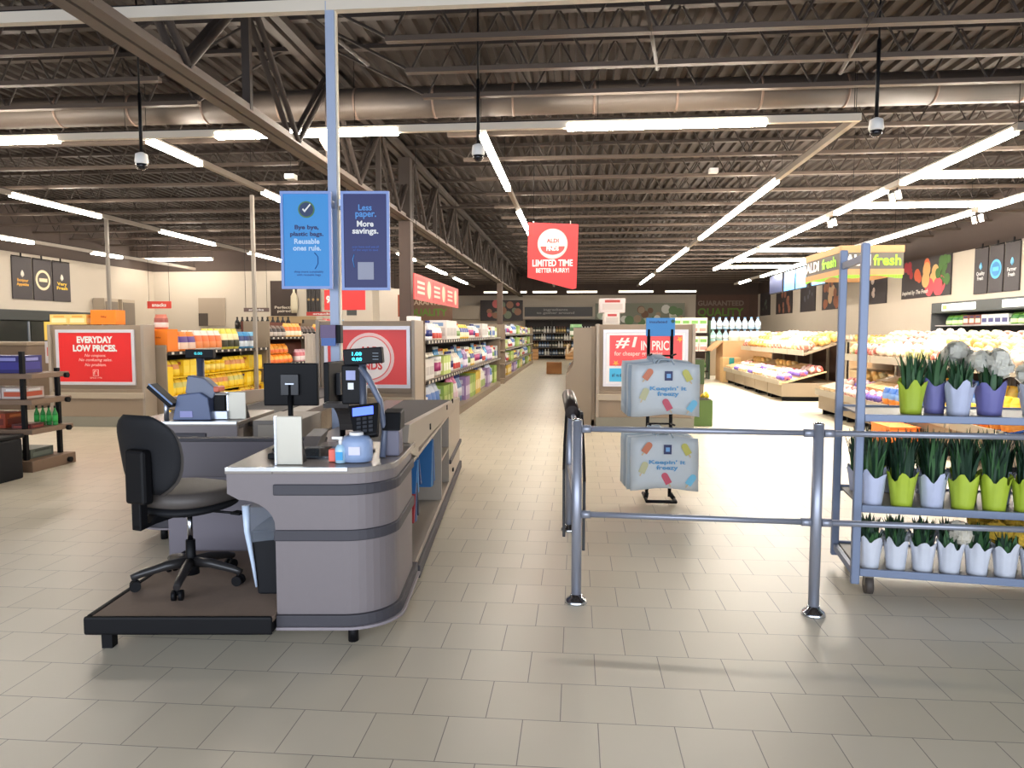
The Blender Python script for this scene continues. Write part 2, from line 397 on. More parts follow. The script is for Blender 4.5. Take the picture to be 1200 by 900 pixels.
# ------------------------------------------------------------------ checkout counters (u across, v away from the camera, turned with the camera)
def rounded_nose(u0, u1, v0, v1, r, n=10, mirror=False):
    """plan outline: front edge at v0, outer corner (u1) rounded"""
    pts = [(u0, v0)]
    for i in range(n+1):
        t = -PI/2 + PI/2*i/n
        pts.append((u1-r+r*math.cos(t), v0+r+r*math.sin(t)))
    pts += [(u1, v1), (u0, v1)]
    if mirror: pts = [(u0+u1-p, q) for p, q in pts][::-1]
    return pts
WTOP = mat((136,128,120), .25)
GREY = mat((117,109,110), .5, 0, .03, 30)
def checkout(label, U, V, s, detail=True):
    """s=1: customer side at +u, s=-1: mirrored. U,V: position of the outer front corner"""
    t = thing('checkout_counter', label, 'checkout', (U, V, 0), uv=True)
    def X(a): return U + s*a        # a is negative going inwards
    def bx(m, a0, a1, v0, v1, z0, z1, mm):
        x0, x1 = sorted((X(a0), X(a1))); m.box(x0, x1, V+v0, V+v1, z0, z1, mm)
    def outline(a0, a1, v0, v1, r):
        return [(X(p), V+q) for p, q in rounded_nose(a0, a1, v0, v1, r)]
    m = MB(); m.prism(outline(-.55, 0, .0, .72, .23), 'z', .1, .835, GREY); m.build('front_cabinet', t)
    # bumper rails
    for z0, z1, e in ((.732,.785,.012), (.512,.565,.012)):
        m = MB(); m.prism(outline(-.555, e, -e, .74, .24), 'z', z0, z1, BUMPER); m.build('bumper_rail', t, bevel=.006)
    m = MB(); m.prism(outline(-.55, .02, -.02, .8, .25), 'z', .1, .155, BUMPER); m.prism(outline(-.55, .035, -.03, .8, .26), 'z', .085, .1, LAMINATE); m.build('base_rail', t, bevel=.004)
    # counter top with overhang over the knee space
    m = MB(); m.prism(outline(-.555, .01, -.012, .8, .24), 'z', .836, .866, WTOP)
    bx(m, -.78, -.555, -.012, .8, .836, .866, WTOP); m.build('worktop', t, bevel=.004)
    m = MB(); bx(m, -.775, -.2, -.016, -.006, .85, .868, CHROME); m.build('worktop_trim', t)
    # curved bracket left of the cabinet
    prof = [(X(-.55), .835), (X(-.775), .835), (X(-.775), .74)]
    for i in range(9):
        a = PI/2*i/8; prof.append((X(-.72+.17*math.sin(a)), .58+.13*math.cos(a)+.0))
    prof.append((X(-.55), .55))
    m = MB(); m.prism(prof, 'y', V+.0, V+.03, GREY); m.build('curved_bracket', t)
    # side body with open bag bay and cubby
    Lb = 4.5
    m = MB(); bx(m, -.50, -.28, .72, Lb-.9, .12, .74, mat((70,66,68), .6)); m.build('inner_body', t)
    m = MB(); bx(m, -.50, 0, .72, Lb, .1, .14, COUNTER); bx(m, -.5, .0, .72, Lb, .74, .764, COUNTER); m.build('bay_shelf', t, bevel=.003)
    for v_ in (2.45, 3.15):
        m = MB(); bx(m, -.28, 0, v_, v_+.03, .14, .74, COUNTER); m.build('divider', t)
    m = MB(); bx(m, -.28, -.005, 2.48, 3.15, .44, .46, COUNTER); bx(m, -.28, -.26, 2.48, 3.15, .14, .74, mat((60,54,52), .6)); m.build('cubby', t)
    m = MB(); bx(m, -.50, .0, 3.18, Lb, .14, .74, COUNTER); m.build('end_cabinet', t, bevel=.006)
    m = MB(); bx(m, -.5, .02, .9, Lb+.02, .02, .1, BUMPER); bx(m, -.5, .02, 3.18, Lb+.02, .3, .34, BUMPER); m.build('kick_rail', t, bevel=.006)
    # belt and guard
    m = MB(); bx(m, -.80, -.04, 1.0, Lb, .70, .765, mat((112,106,106), .35)); m.build('belt_bed', t, bevel=.004)
    m = MB(); bx(m, -.60, -.10, 1.3, Lb-.05, .765, .775, mat((56,54,58), .75)); m.build('conveyor_belt', t, bevel=.003)
    m = MB(); m.prism([(V+.55, .90), (V+.62, .99), (V+Lb, .80), (V+Lb, .745), (V+1.0, .80)], 'x', *sorted((X(-.035), X(.005))), COUNTER)
    m.prism([(V+.6, .835), (V+.7, .90), (V+1.0, .80), (V+1.0, .74)], 'x', *sorted((X(-.035), X(.005))), COUNTER); m.build('side_guard', t, bevel=.003)
    m = MB()
    for v in (1.6, 2.9, 3.5): bx(m, 0, .012, v, v+.035, .83, .87, BLACK)
    bx(m, .0, .014, 3.5, 3.56, .17, .2, BLACK); m.build('sensor_eye', t)
    # feet
    for a, v in ((-.2, .06), (-.5, .5), (-.2, 3.9), (-.2, 2.0)):
        m = MB(); m.cyl((X(a), V+v, 0), (X(a), V+v, .09), .025, BLACK, 10); m.build('foot', t)
    # cashier platform
    m = MB(); bx(m, -1.41, -.555, -.05, .98, .135, .165, mat((140,120,104), .8, 0, .08, 40)); m.build('platform_mat', t, bevel=.003)
    m = MB(); bx(m, -1.44, -.553, -.075, -.05, .08, .17, BLACK); bx(m, -1.44, -1.41, -.05, .98, .08, .17, BLACK); bx(m, -1.41, -.555, -.05, .98, .08, .135, BLACK); m.build('platform_edge', t, bevel=.012)
    for v_ in (-.03, .85):
        m = MB(); bx(m, -1.38, -1.33, v_, v_+.05, 0, .08, BLACK); m.build('platform_foot', t)
    # scanner bay
    if s < 0: return t
    m = MB(); bx(m, -.55, -.2, .22, .6, .866, .872, mat((30,30,34), .2)); bx(m, -.53, -.22, .25, .57, .872, .875, mat((70,80,90), .08, .3)); m.build('scanner_plate', t)
    return t
CU, CV = -.575, 3.39
checkout('grey checkout counter with rounded nose, bumper rails and cashier platform under the office chair', CU, CV, 1)
checkout('second grey checkout counter, set behind the office chair and facing the other way', -2.74, 5.15, -1)

def part_box(t, name, x0, x1, y0, y1, z0, z1, m_, bevel=.004):
    m = MB(); m.box(x0, x1, y0, y1, z0, z1, m_); return m.build(name, t, bevel=bevel)
# partition behind the chair
t = thing('cashier_partition', 'low grey laminate partition panel standing behind the office chair', 'partition', (-1.55, 4.42, 0), uv=True)
part_box(t, 'panel', -2.12, -1.14, 4.40, 4.44, .02, .62, mat((112,106,114), .5))
part_box(t, 'upper_panel', -2.16, -1.14, 4.38, 4.44, .62, .84, mat((96,90,96), .5))
part_box(t, 'cap_rail', -2.16, -1.14, 4.37, 4.45, .84, .86, BUMPER)
# register drawer tops beside the second counter
t = thing('cash_drawer', 'grey cash drawer cabinet with small lock at the inner end of the second counter', 'cash drawer', (-1.85, 5.3, .57), uv=True)
part_box(t, 'body', -1.90, -1.56, 5.28, 5.9, .60, .86, mat((120,112,104), .5))
part_box(t, 'drawer', -1.86, -1.58, 5.265, 5.28, .66, .83, mat((150,140,126), .5))
m = MB(); m.cyl((-1.62, 5.255, .74), (-1.62, 5.27, .74), .012, CHROME, 10); m.build('lock', t)

def plate_stand(label, u, v, z, w_, h_, tilt=0):
    t = thing('document_stand', label, 'stand', (u, v, z), uv=True)
    m = MB(); m.box(u-w_/2, u+w_/2, v, v+.012, z+.0, z+h_, mat((168,164,152), .35, .6)); m.build('plate', t, bevel=.003)
    m = MB(); m.box(u-w_/2-.006, u-w_/2+.004, v-.006, v+.03, z, z+h_, CHROME); m.build('edge_strip', t)
    m = MB(); m.prism([(v+.01, z), (v+.12, z), (v+.012, z+h_*.8)], 'x', u+w_/2-.02, u+w_/2-.012, BLACK); m.build('brace', t)
    return t
plate_stand('upright grey metal plate standing at the front edge of the counter by the chair', -1.07, 3.45, .867, .125, .235)
plate_stand('upright grey plate standing on the second counter behind the chair back', -2.02, 5.3, .867, .13, .2)

def monitor(label, u, v, z, w_, h_, rz, base=.86, group=None):
    t = thing('register_monitor', label, 'monitor', (u, v, base), rz, uv=True)
    m = MB(); m.box(u-w_/2, u+w_/2, v-.018, v+.018, z-h_/2, z+h_/2, BLACK); m.build('screen_housing', t, bevel=.008)
    m = MB(); m.box(u-.06, u+.06, v-.045, v-.018, z-.07, z+.07, mat((30,30,34), .4)); m.box(u-.03, u+.03, v-.048, v-.044, z+.0, z+.012, STEEL); m.build('rear_cover', t, bevel=.004)
    m = MB(); m.cyl((u, v-.03, base), (u, v-.03, z), .018, BLACK, 10); m.build('stand_pole', t)
    m = MB(); m.cyl((u, v-.03, base), (u, v-.03, base+.015), .09, BLACK, 16); m.build('stand_base', t)
    return t
monitor('black cashier monitor seen from behind, on a pole between the two checkouts', -1.50, 4.92, 1.15, .37, .29, 0, .57)
monitor('narrow black cashier monitor turned edge-on beside the pale blue pole', -1.11, 4.6, 1.18, .34, .28, R_(80), .777)
m = MB(); m.box(-1.60, -1.40, 4.78, 5.0, .0, .57, mat((66,62,66), .6)); t_ = m.build('register_cabinet', loc=tuple((0,0,0)))
t_.rotation_euler = (0, 0, YAW); props(t_, 'dark narrow register cabinet behind the grey partition, carrying the cashier monitor', 'cabinet')

# display pole with two-sided customer display and pin pad
t = thing('customer_display', 'black customer display with glowing blue digits on a pole above the counter nose', 'display', (-.79, 3.86, .867), uv=True)
m = MB(); m.box(-.885, -.68, 3.80, 3.86, 1.335, 1.42, BLACK, Matrix.Translation((-.78, 3.83, 1.38)) @ Matrix.Rotation(R_(-4), 4, 'Y') @ Matrix.Translation((.78, -3.83, -1.38))); m.build('display_head', t, bevel=.006)
CY = mat((40,190,235), .4, emit=2.2)
for i, (s, z_) in enumerate((('1.00', 1.39), ('0.00', 1.362))):
    text('digits', s, -.812, 3.797, z_,   .05, .017, CY, t, .01)
m = MB()
for i in range(3): m.box(-.73+.0*i, -.70, 3.796, 3.7985, 1.36+.016*i, 1.363+.016*i, mat((120,130,140), .4)); 
m.build('indicator', t)
m = MB(); m.cyl((-.79, 3.84, .867), (-.79, 3.84, 1.34), .02, mat((70,76,92), .4), 12); m.build('pole', t)
m = MB(); m.box(-.905, -.80, 3.84, 3.90, 1.12, 1.33, BLACK); m.build('printer_block', t, bevel=.008)
m = MB(); m.box(-.88, -.83, 3.835, 3.84, 1.25, 1.30, mat((150,156,200), .4)); m.box(-.87, -.84, 3.834, 3.838, 1.20, 1.235, mat((230,232,240), .4)); m.build('sticker', t)
m = MB(); m.cyl((-.79, 3.84, .866), (-.79, 3.84, .88), .06, BLACK, 16); m.build('base_plate', t)

t = thing('card_terminal', 'black card payment terminal with lit blue screen, tilted on an arm at the counter nose', 'card terminal', (-.72, 3.62, .867), uv=True)
Mt = Matrix.Translation((-.735, 3.62, 1.06)) @ Matrix.Rotation(R_(-7), 4, 'Y') @ Matrix.Rotation(R_(-28), 4, 'X')
m = MB(); m.prism([(-.085,.085),(.075,.085),(.06,-.09),(-.055,-.09)], 'y', -.02, .02, BLACK, M=Mt); m.build('terminal_body', t, bevel=.008)
m = MB(); m.box(-.06, .045, -.023, -.02, .022, .066, mat((70,92,220), .2, emit=1.1), Mt); m.build('screen', t)
m = MB()
for i in range(4):
    for j in range(3): m.box(-.04+.03*j, -.02+.03*j, -.025, -.02, -.07+.022*i, -.056+.022*i, mat((46,48,54), .5), Mt)
m.build('keypad', t)
m = MB(); m.tube([(-.66, 3.66, .867), (-.655, 3.70, 1.0), (-.68, 3.72, 1.15), (-.735, 3.70, 1.27), (-.78, 3.74, 1.32)], .016, mat((96,104,124), .4)); m.build('support_arm', t)
m = MB(); m.tube([(-.735, 3.64, 1.04), (-.77, 3.68, .93), (-.78, 3.70, .867)], .012, BLACK); m.build('cable', t)

t = thing('sanitizer_canister', 'pale blue plastic wipes canister with a printed label on the counter nose', 'canister', (-.75, 3.52, .867), uv=True)
m = MB(); m.lathe([(.045,0),(.075,.004),(.08,.03),(.08,.10),(.062,.125),(.03,.13)], (-.765, 3.54, .868), mat((140,160,194), .35), 22, 1, .8); m.build('body', t)
m = MB(); m.lathe([(.03,0),(.035,.002),(.035,.014),(.0301,.016)], (-.765, 3.54, .998), WHITE, 16); m.build('lid', t)
m = MB(); m.box(-.79, -.735, 3.47, 3.474, .91, .95, mat((208,206,226), .5)); m.build('label', t)
t = thing('pump_bottle', 'clear hand sanitizer pump bottle with blue liquid beside the wipes canister', 'bottle', (-.835, 3.5, .867), uv=True)
m = MB(); m.lathe([(.02,0),(.026,.003),(.027,.07),(.018,.085),(.012,.09)], (-.835, 3.5, .868), mat((170,205,225), .1), 16); m.build('body', t)
m = MB(); m.box(-.852, -.818, 3.470, 3.474, .885, .925, mat((46,150,205), .4)); m.build('label', t)
m = MB(); m.cyl((-.835, 3.5, .957), (-.835, 3.5, .985), .009, WHITE, 10); m.box(-.875, -.825, 3.492, 3.508, .985, .996, WHITE); m.build('pump', t)
t = thing('hand_scanner', 'black hand scanner lying beside the metal plate on the counter', 'scanner', (-1.16, 3.62, .867), uv=True)
m = MB(); m.box(-1.22, -1.10, 3.58, 3.68, .868, .90, BLACK); m.build('cradle', t, bevel=.008)
m = MB(); m.cyl((-1.2, 3.62, .90), (-1.12, 3.66, .95), .02, BLACK, 10); m.box(-1.14, -1.08, 3.62, 3.69, .93, .97, BLACK); m.build('reader_head', t, bevel=.006)
part = MB(); part.box(-.90, -.865, 3.52, 3.56, .868, .93, mat((235,110,92), .5)); o_ = part.build('lotion_tube', loc=(0,0,0), bevel=.006); o_.rotation_euler = (0,0,YAW)
props(o_, 'small orange-red tube standing beside the pump bottle', 'tube')
t = thing('receipt_tray', 'dark grey curved loading chute by the pole on the first checkout', 'chute', (-1.0, 4.3, .86), uv=True)
m = MB()
arc = [(4.2+.34*math.cos(a), .88+.22*math.sin(a)) for a in [PI*.02+PI*.55*i/9 for i in range(10)]]
arc2 = [(4.2+.315*math.cos(a), .88+.195*math.sin(a)) for a in [PI*.02+PI*.55*i/9 for i in range(10)]][::-1]
m.prism(arc+arc2, 'x', -1.08, -.93, mat((70,66,64), .4)); m.build('curved_cover', t)
m = MB(); m.prism([(4.02, .868), (4.18, .868), (4.3, .93), (4.12, .91)], 'x', -1.18, -1.09, mat((108,100,96), .4)); m.build('ramp', t)
t = thing('card_reader_block', 'dark grey block with slanted black top beside the card terminal', 'terminal', (-.62, 3.75, .867), uv=True)
part_box(t, 'base', -.655, -.58, 3.70, 3.82, .867, 1.0, mat((104,102,118), .5), .008)
m = MB(); m.prism([(3.68, 1.0), (3.84, 1.0), (3.84, 1.10), (3.72, 1.09)], 'x', -.665, -.572, BLACK); m.build('top_block', t, bevel=.006)

# equipment on the second counter
t = thing('self_service_printer', 'blue-grey receipt printer block with small lit card reader on second counter', 'printer', (-2.3, 5.3, .867), uv=True)
m = MB(); m.prism([(-2.46, .868), (-2.18, .868), (-2.2, 1.03), (-2.26, 1.07), (-2.42, 1.05)], 'y', 5.22, 5.38, mat((92,106,140), .4)); m.build('housing', t, bevel=.008)
m = MB(); m.box(-2.40, -2.31, 5.214, 5.22, .89, .935, mat((150,152,206), .4)); m.build('sticker', t)
m = MB(); m.box(-2.18, -2.10, 5.28, 5.40, .93, 1.045, BLACK); m.box(-2.19, -2.08, 5.27, 5.41, 1.045, 1.06, mat((150,146,140), .4)); m.box(-2.19, -2.08, 5.27, 5.41, .868, .93, STEEL); m.build('paper_drawer', t, bevel=.004)
m = MB(); m.prism([(-2.38, 1.06), (-2.18, 1.02), (-2.15, 1.09), (-2.24, 1.17), (-2.36, 1.19)], 'y', 5.26, 5.36, mat((110,118,138), .4)); m.box(-2.17, -2.13, 5.25, 5.37, 1.07, 1.11, mat((214,110,84), .5)); m.build('hood', t, bevel=.008)
t = thing('card_terminal', 'black tilted card terminal at the outer end of the second counter', 'card terminal', (-2.5, 5.2, .867), uv=True)
Mt = Matrix.Translation((-2.52, 5.22, 1.05)) @ Matrix.Rotation(R_(42), 4, 'Y')
m = MB(); m.box(-.11, .11, -.06, .06, -.02, .02, BLACK, Mt); m.build('terminal_body', t, bevel=.008)
m = MB(); m.box(-.11, .11, -.065, -.06, .012, .022, mat((120,150,200), .3), Mt); m.build('edge_strip', t)
m = MB(); m.cyl((-2.5, 5.22, .867), (-2.5, 5.22, 1.03), .018, STEEL, 10); m.build('stand', t)
t = thing('customer_display', 'small black customer display on a dark pole above the second counter', 'display', (-2.34, 5.5, .867), uv=True)
m = MB(); m.box(-2.46, -2.25, 5.46, 5.52, 1.31, 1.375, BLACK); m.build('display_head', t, bevel=.005)
text('digits', '0.00', -2.36, 5.457, 1.345, .06, .02, mat((40,150,160), .4, emit=.8), t)
m = MB(); m.cyl((-2.36, 5.49, .867), (-2.36, 5.49, 1.31), .028, mat((62,66,82), .4), 12); m.build('pole', t)

# pale blue pole with the two hanging signs
t = thing('power_pole', 'pale blue-grey square power pole rising from the checkout to the roof track', 'pole', (-1.37, 5.7, 0), uv=True)
m = MB(); m.box(-1.415, -1.345, 5.66, 5.74, 0, 4.0, mat((156,168,192), .4)); m.build('post', t, bevel=.004)
m = MB(); m.box(-1.345, -1.335, 5.68, 5.73, 0, 4.0, mat((226,216,196), .5)); m.build('cover_strip', t)
t = thing('lane_light_box', 'small purple and blue lane indicator box fixed to the pale blue pole', 'indicator', (-1.37, 5.6, 1.4), uv=True)
m = MB(); m.box(-1.46, -1.35, 5.56, 5.658, 1.40, 1.46, mat((44,88,160), .4)); m.box(-1.465, -1.35, 5.555, 5.658, 1.46, 1.56, mat((86,58,104), .4)); m.build('box', t)
m = MB(); m.box(-1.35, -1.315, 5.58, 5.658, 1.42, 1.56, BLACK); m.build('switch_block', t)
def sign_board(t, name, u0, u1, v, z0, z1, face, frame=mat((130,152,206), .4), fw=.02):
    m = MB(); m.box(u0, u1, v, v+.03, z0, z0+fw, frame); m.box(u0, u1, v, v+.03, z1-fw, z1, frame)
    m.box(u0, u0+fw, v, v+.03, z0+fw, z1-fw, frame); m.box(u1-fw, u1, v, v+.03, z0+fw, z1-fw, frame); m.build('sign_frame', t)
    m = MB(); m.box(u0+fw, u1-fw, v+.008, v+.024, z0+fw, z1-fw, face); m.build('sign_panel', t)
v = 5.5
Us = lambda px: (px-600)/850*v*1.0
t = thing('hanging_sign', 'light blue plastic bags sign with a tick emblem beside the pale pole', 'sign', (-1.58, v, 1.86), uv=True)
u0, u1 = Us(332)-.0, Us(391); sign_board(t, 's', u0, u1, v, 1.83, 2.555, mat((52,142,208), .5)); c = (u0+u1)/2+.004
m = MB(); m.cyl((c, v+.005, 2.42), (c, v+.008, 2.42), .062, mat((74,120,70), .5), 24); m.cyl((c, v+.002, 2.42), (c, v+.005, 2.42), .052, mat((30,52,92), .5), 24); m.build('emblem', t)
m = MB(); Q = [(c-.03, 2.42), (c-.012, 2.398), (c+.035, 2.455), (c+.028, 2.462), (c-.012, 2.415), (c-.022, 2.428)]; m.prism(Q, 'y', v-.001, v+.003, WHITE); m.build('tick', t)
NAVY = mat((28,36,92), .5)
text('lettering', 'Bye bye,', c, v+.005, 2.285, .18, .042, NAVY, t, .03); text('lettering', 'plastic bags.', c, v+.005, 2.235, .25, .042, NAVY, t, .03)
text('lettering', 'Reusable', c, v+.005, 2.185, .19, .04, mat((190,215,240), .5), t, .03); text('lettering', 'ones rule.', c, v+.005, 2.135, .21, .04, mat((190,215,240), .5), t, .03)
text('lettering', 'shop more sustainably\nwith reusable bags', c+.01, v+.005, 1.945, .22, .045, mat((32,84,150), .5), t, .01)
m = MB(); m.tube([(c+.055, v+.004, 2.10), (c+.08, v+.004, 2.07), (c+.08, v+.004, 2.02), (c+.058, v+.004, 1.98)], .003, mat((32,84,150), .5), 5); m.build('arrow_line', t)
m = MB(); m.box(-1.40, -1.36, v+.03, 5.66, 2.45, 2.5, STEEL); m.build('bracket', t)
t = thing('hanging_sign', 'navy blue less paper more savings sign on the aisle side of the pole', 'sign', (-1.1, v, 1.86), uv=True)
u0, u1 = Us(402), Us(458); sign_board(t, 's', u0, u1, v, 1.82, 2.555, mat((36,42,98), .5)); c = (u0+u1)/2
LB = mat((80,148,216), .5)
text('lettering', 'Less', c-.0, v+.005, 2.435, .10, .045, LB, t, .02); text('lettering', 'paper.', c+.005, v+.005, 2.375, .155, .05, LB, t, .02)
text('lettering', 'More', c, v+.005, 2.315, .125, .045, WHITE, t, .03); text('lettering', 'savings.', c, v+.005, 2.255, .195, .055, WHITE, t, .03)
text('lettering', 'scan here and see all\nof the ways to save', c, v+.005, 2.13, .20, .045, mat((54,92,176), .5), t, .01)
m = MB(); m.box(c-.06, c+.06, v+.004, v+.008, 1.90, 2.03, mat((150,152,168), .5)); m.build('white_patch', t)   # the code square stays blank
m = MB(); m.tube([(c-.085, v+.004, 2.09), (c-.098, v+.004, 2.05), (c-.085, v+.004, 1.99)], .003, LB, 5); m.build('arrow_line', t)
m = MB(); m.box(-1.30, -1.27, v+.03, 5.70, 2.45, 2.5, STEEL); m.box(-1.335, -1.27, 5.70, 5.72, 2.45, 2.5, STEEL); m.build('bracket', t)

# ------------------------------------------------------------------ office chair
CC = (-1.715, 3.80)
t = thing('office_chair', 'black and grey swivel office chair on the cashier platform', 'chair', (CC[0], CC[1], .166), uv=True)
cu, cv = CC; Z0 = .166
fd = Vector((.38, .92, 0)).normalized(); sd = Vector((fd.y, -fd.x, 0))       # facing, side
Mf = Matrix(((fd.x, sd.x, 0, cu), (fd.y, sd.y, 0, cv), (0, 0, 1, 0), (0, 0, 0, 1)))   # local x=forward, y=side
def superell(rx, ry, z0, z1, m_, ex=2.6, n=36, dome=.02, M=Mf, cx=0, cy=0, front=0, name='seat'):
    m = MB(); rings = []
    for f, z in ((.90, z0), (.985, z0+.012), (1.0, (z0+z1)/2), (.97, z1-.014), (.86, z1-.002), (.5, z1+dome*.6), (.15, z1+dome)):
        rg = []
        for k in range(n):
            a = 2*PI*k/n; ca, sa = math.cos(a), math.sin(a)
            x = rx*f*math.copysign(abs(ca)**(2/ex), ca); y = ry*f*math.copysign(abs(sa)**(2/ex), sa)
            zz = z + (front*(x/rx)**2 if x > 0 else 0)
            rg.append(m.bm.verts.new(M @ Vector((cx+x, cy+y, zz))))
        rings.append(rg)
    fs = []
    for A, B in zip(rings, rings[1:]): fs += [m.bm.faces.new((A[k], A[(k+1)%n], B[(k+1)%n], B[k])) for k in range(n)]
    m._faces(fs, m_, True); m._faces([m.bm.faces.new(rings[0][::-1]), m.bm.faces.new(rings[-1])], m_, True)
    return m
superell(.25, .25, .62, .70, mat((78,72,68), .55, 0, .1, 60), front=-.02).build('seat', t)
superell(.235, .225, .575, .622, RUBBER).build('seat_pan', t)
# backrest: curved shell
def backshell(off, wide, z0, z1, th, m_, nm, curve=.55):
    m = MB(); n = 14; k = 12; front = []; back = []
    for j in range(k+1):
        q = -1+2*j/k; z = (z0+z1)/2+(z1-z0)/2*q
        wz = wide*(1-abs(q)**3.2)**(1/2.4)*(1 - .10*(q < 0)*abs(q)) if abs(q) < 1 else .0
        wz = max(wz, wide*.42)
        A = []; B = []
        for i in range(n+1):
            s = -1+2*i/n; y = wz*s
            lean = -.05*((q+1)/2)**1.5
            x = off + lean + curve*(y*y) + .02*(1-q*q)
            edge = (1-abs(s)**4)*(1-abs(q)**6)
            A.append(m.bm.verts.new(Mf @ Vector((x+th*.5*edge, y, z)))); B.append(m.bm.verts.new(Mf @ Vector((x-th*.5*edge-.001, y, z))))
        front.append(A); back.append(B)
    fs = []
    for j in range(k):
        for i in range(n):
            fs.append(m.bm.faces.new((front[j][i], front[j][i+1], front[j+1][i+1], front[j+1][i])))
            fs.append(m.bm.faces.new((back[j][i], back[j+1][i], back[j+1][i+1], back[j][i+1])))
    for j in range(k):
        for i in (0, n):
            fs.append(m.bm.faces.new((front[j][i], front[j+1][i], back[j+1][i], back[j][i])))
    for i in range(n):
        for j in (0, k): fs.append(m.bm.faces.new((front[j][i], front[j][i+1], back[j][i+1], back[j][i])))
    m._faces(fs, m_, True); return m.build(nm, t)
backshell(-.235, .198, .69, 1.09, .05, mat((84,78,74), .6, 0, .1, 60), 'backrest')
backshell(-.262, .206, .70, 1.10, .05, RUBBER, 'backrest_shell')
m = MB(); m.box(-.335, -.275, -.065, .065, .66, .93, BLACK, Mf); m.build('back_bracket', t, bevel=.015)
m = MB(); m.prism([(-.33,.56),(-.27,.56),(-.22,.60),(-.05,.585),(-.05,.555),(-.24,.545),(-.33,.53)], 'y', -.03, .03, BLACK, M=Mf); m.box(-.33, -.285, -.03, .03, .54, .70, BLACK, Mf); m.build('back_support', t, bevel=.006)
m = MB(); m.box(-.1, .1, -.07, .07, .545, .58, BLACK, Mf); m.build('tilt_mechanism', t, bevel=.01)
m = MB(); m.cyl(Mf @ Vector((.02, .06, .56)), Mf @ Vector((.06, .26, .555)), .007, BLACK, 8); m.box(.04, .09, .24, .3, .55, .562, BLACK, Mf); m.build('lever', t)
m = MB(); m.cyl((cu, cv, .40), (cu, cv, .55), .014, CHROME, 14); m.build('gas_lift', t)
m = MB(); m.cyl((cu, cv, Z0+.055), (cu, cv, .40), .027, BLACK, 16, .024); m.cyl((cu, cv, Z0+.05), (cu, cv, Z0+.14), .042, BLACK, 16, .032); m.build('column_sleeve', t)
for k in range(5):
    a = R_(-80+72*k); d = Vector((math.cos(a), math.sin(a), 0)); e = Vector((cu, cv, 0))+d*.268
    m = MB(); m.tube([Vector((cu, cv, Z0+.115))+d*.02, Vector((cu, cv, Z0+.11))+d*.12, Vector((cu, cv, Z0+.085))+d*.24, Vector((cu, cv, Z0+.07))+d*.285], [.028, .025, .02, .017], mat((44,42,42), .35), 10); lg = m.build('leg', t)
    m = MB(); p = Vector((-d.y, d.x, 0))
    for s in (-1, 1): m.cyl(e+p*(s*.008)+Vector((0,0,Z0+.027)), e+p*(s*.026)+Vector((0,0,Z0+.027)), .027, BLACK, 16)
    m.cyl(e+Vector((0,0,Z0+.03)), e+Vector((0,0,Z0+.075)), .009, BLACK, 8)
    c_ = m.build('caster', lg)

# bin under the counter
t = thing('waste_bin', 'black waste bin lined with a clear bag under the counter overhang', 'bin', (-1.2, 3.72, .166), uv=True)
m = MB(); m.prism([(-1.30,.166),(-1.145,.166),(-1.145,.50),(-1.33,.50)], 'y', 3.62, 3.90, RUBBER); m.build('tub', t, bevel=.012)
m = MB(); m.prism([(-1.345,.62),(-1.145,.62),(-1.145,.46),(-1.325,.44)], 'y', 3.61, 3.91, mat((120,128,140), .2, alpha=.45, spec=.8)); m.tube([(-1.345, 3.61, .63), (-1.34, 3.605, .5), (-1.315, 3.61, .33), (-1.30, 3.61, .21)], [.02,.015,.01,.006], mat((196,212,232), .3), 8); m.build('bag_liner', t)

# hanging reusable bags in the counter bay
BLUEC = (mat((34,96,150), .6), mat((26,66,116), .6), mat((60,130,180), .6))
def folded_bag(label, u, v, z1, z0, cols, n=6):
    t = thing('reusable_bag', label, 'bag', (u, v, z1), uv=True, group=None)
    m = MB()
    for i in range(n):
        a = (i-(n-1)/2)/n; mm = cols[i % len(cols)]
        m.prism([(v+a*.10, z1-.03), (v+a*.10+.012, z1-.03), (v+a*.34+.03, z0+.02*abs(a)*3), (v+a*.34-.02, z0+.02*abs(a)*3)], 'x', u-.13+.012*(i%2), u-.012-.012*(i%2), mm)
    m.build('folded_cloth', t)
    m = MB(); m.tube([(u-.03, v-.015, z1-.04), (u-.03, v, z1+.01), (u-.03, v+.02, z1-.04)], .006, cols[0], 6); m.build('handle', t)
folded_bag('folded red and navy reusable bags hanging lowest in the counter side bay', CU-.0, 4.42, .60, .34, (mat((150,34,40), .6), mat((24,30,50), .6), mat((60,84,120), .6)))
folded_bag('folded blue reusable bag hanging at the start of the counter side bay', CU-.0, 4.50, .735, .50, BLUEC, 5)
folded_bag('large bundle of folded blue bags hanging mid bay in the counter side', CU-.0, 5.35, .735, .36, BLUEC, 8)

# ------------------------------------------------------------------ steel barrier rail
RP = mat((150,154,166), .32, .45)
def rail_post(x, y, label, top=1.02):
    t = thing('barrier_post', label, 'post', (x, y, 0))
    m = MB(); m.cyl((x, y, 0), (x, y, top), .028, RP, 22); m.build('tube', t)
    m = MB(); m.lathe([(.062,0),(.062,.008),(.055,.022),(.036,.034),(.030,.05)], (x, y, 0), CHROME, 26); m.build('floor_flange', t)
    m = MB(); m.lathe([(.028,0),(.028,.006),(.015,.012),(.002,.013)], (x, y, top), CHROME, 22); m.build('end_cap', t)
    return t
P1, P2, P3 = (.01, 3.97), (1.27, 3.90), (2.62, 3.83)
rail_post(*P1, 'steel barrier post at the aisle end, with chrome floor flange'); rail_post(*P2, 'steel barrier post standing just before the flower cart'); 
rail_post(*P3, 'steel barrier post at the end of the rail before the flower shelves')
t = thing('barrier_post', 'hidden-end steel post of the queue barrier with black belts beside it', 'post', (-.045, 5.45, 0))
m = MB(); m.cyl((-.045, 5.45, 0), (-.045, 5.45, 1.04), .028, RP, 20); m.build('tube', t)
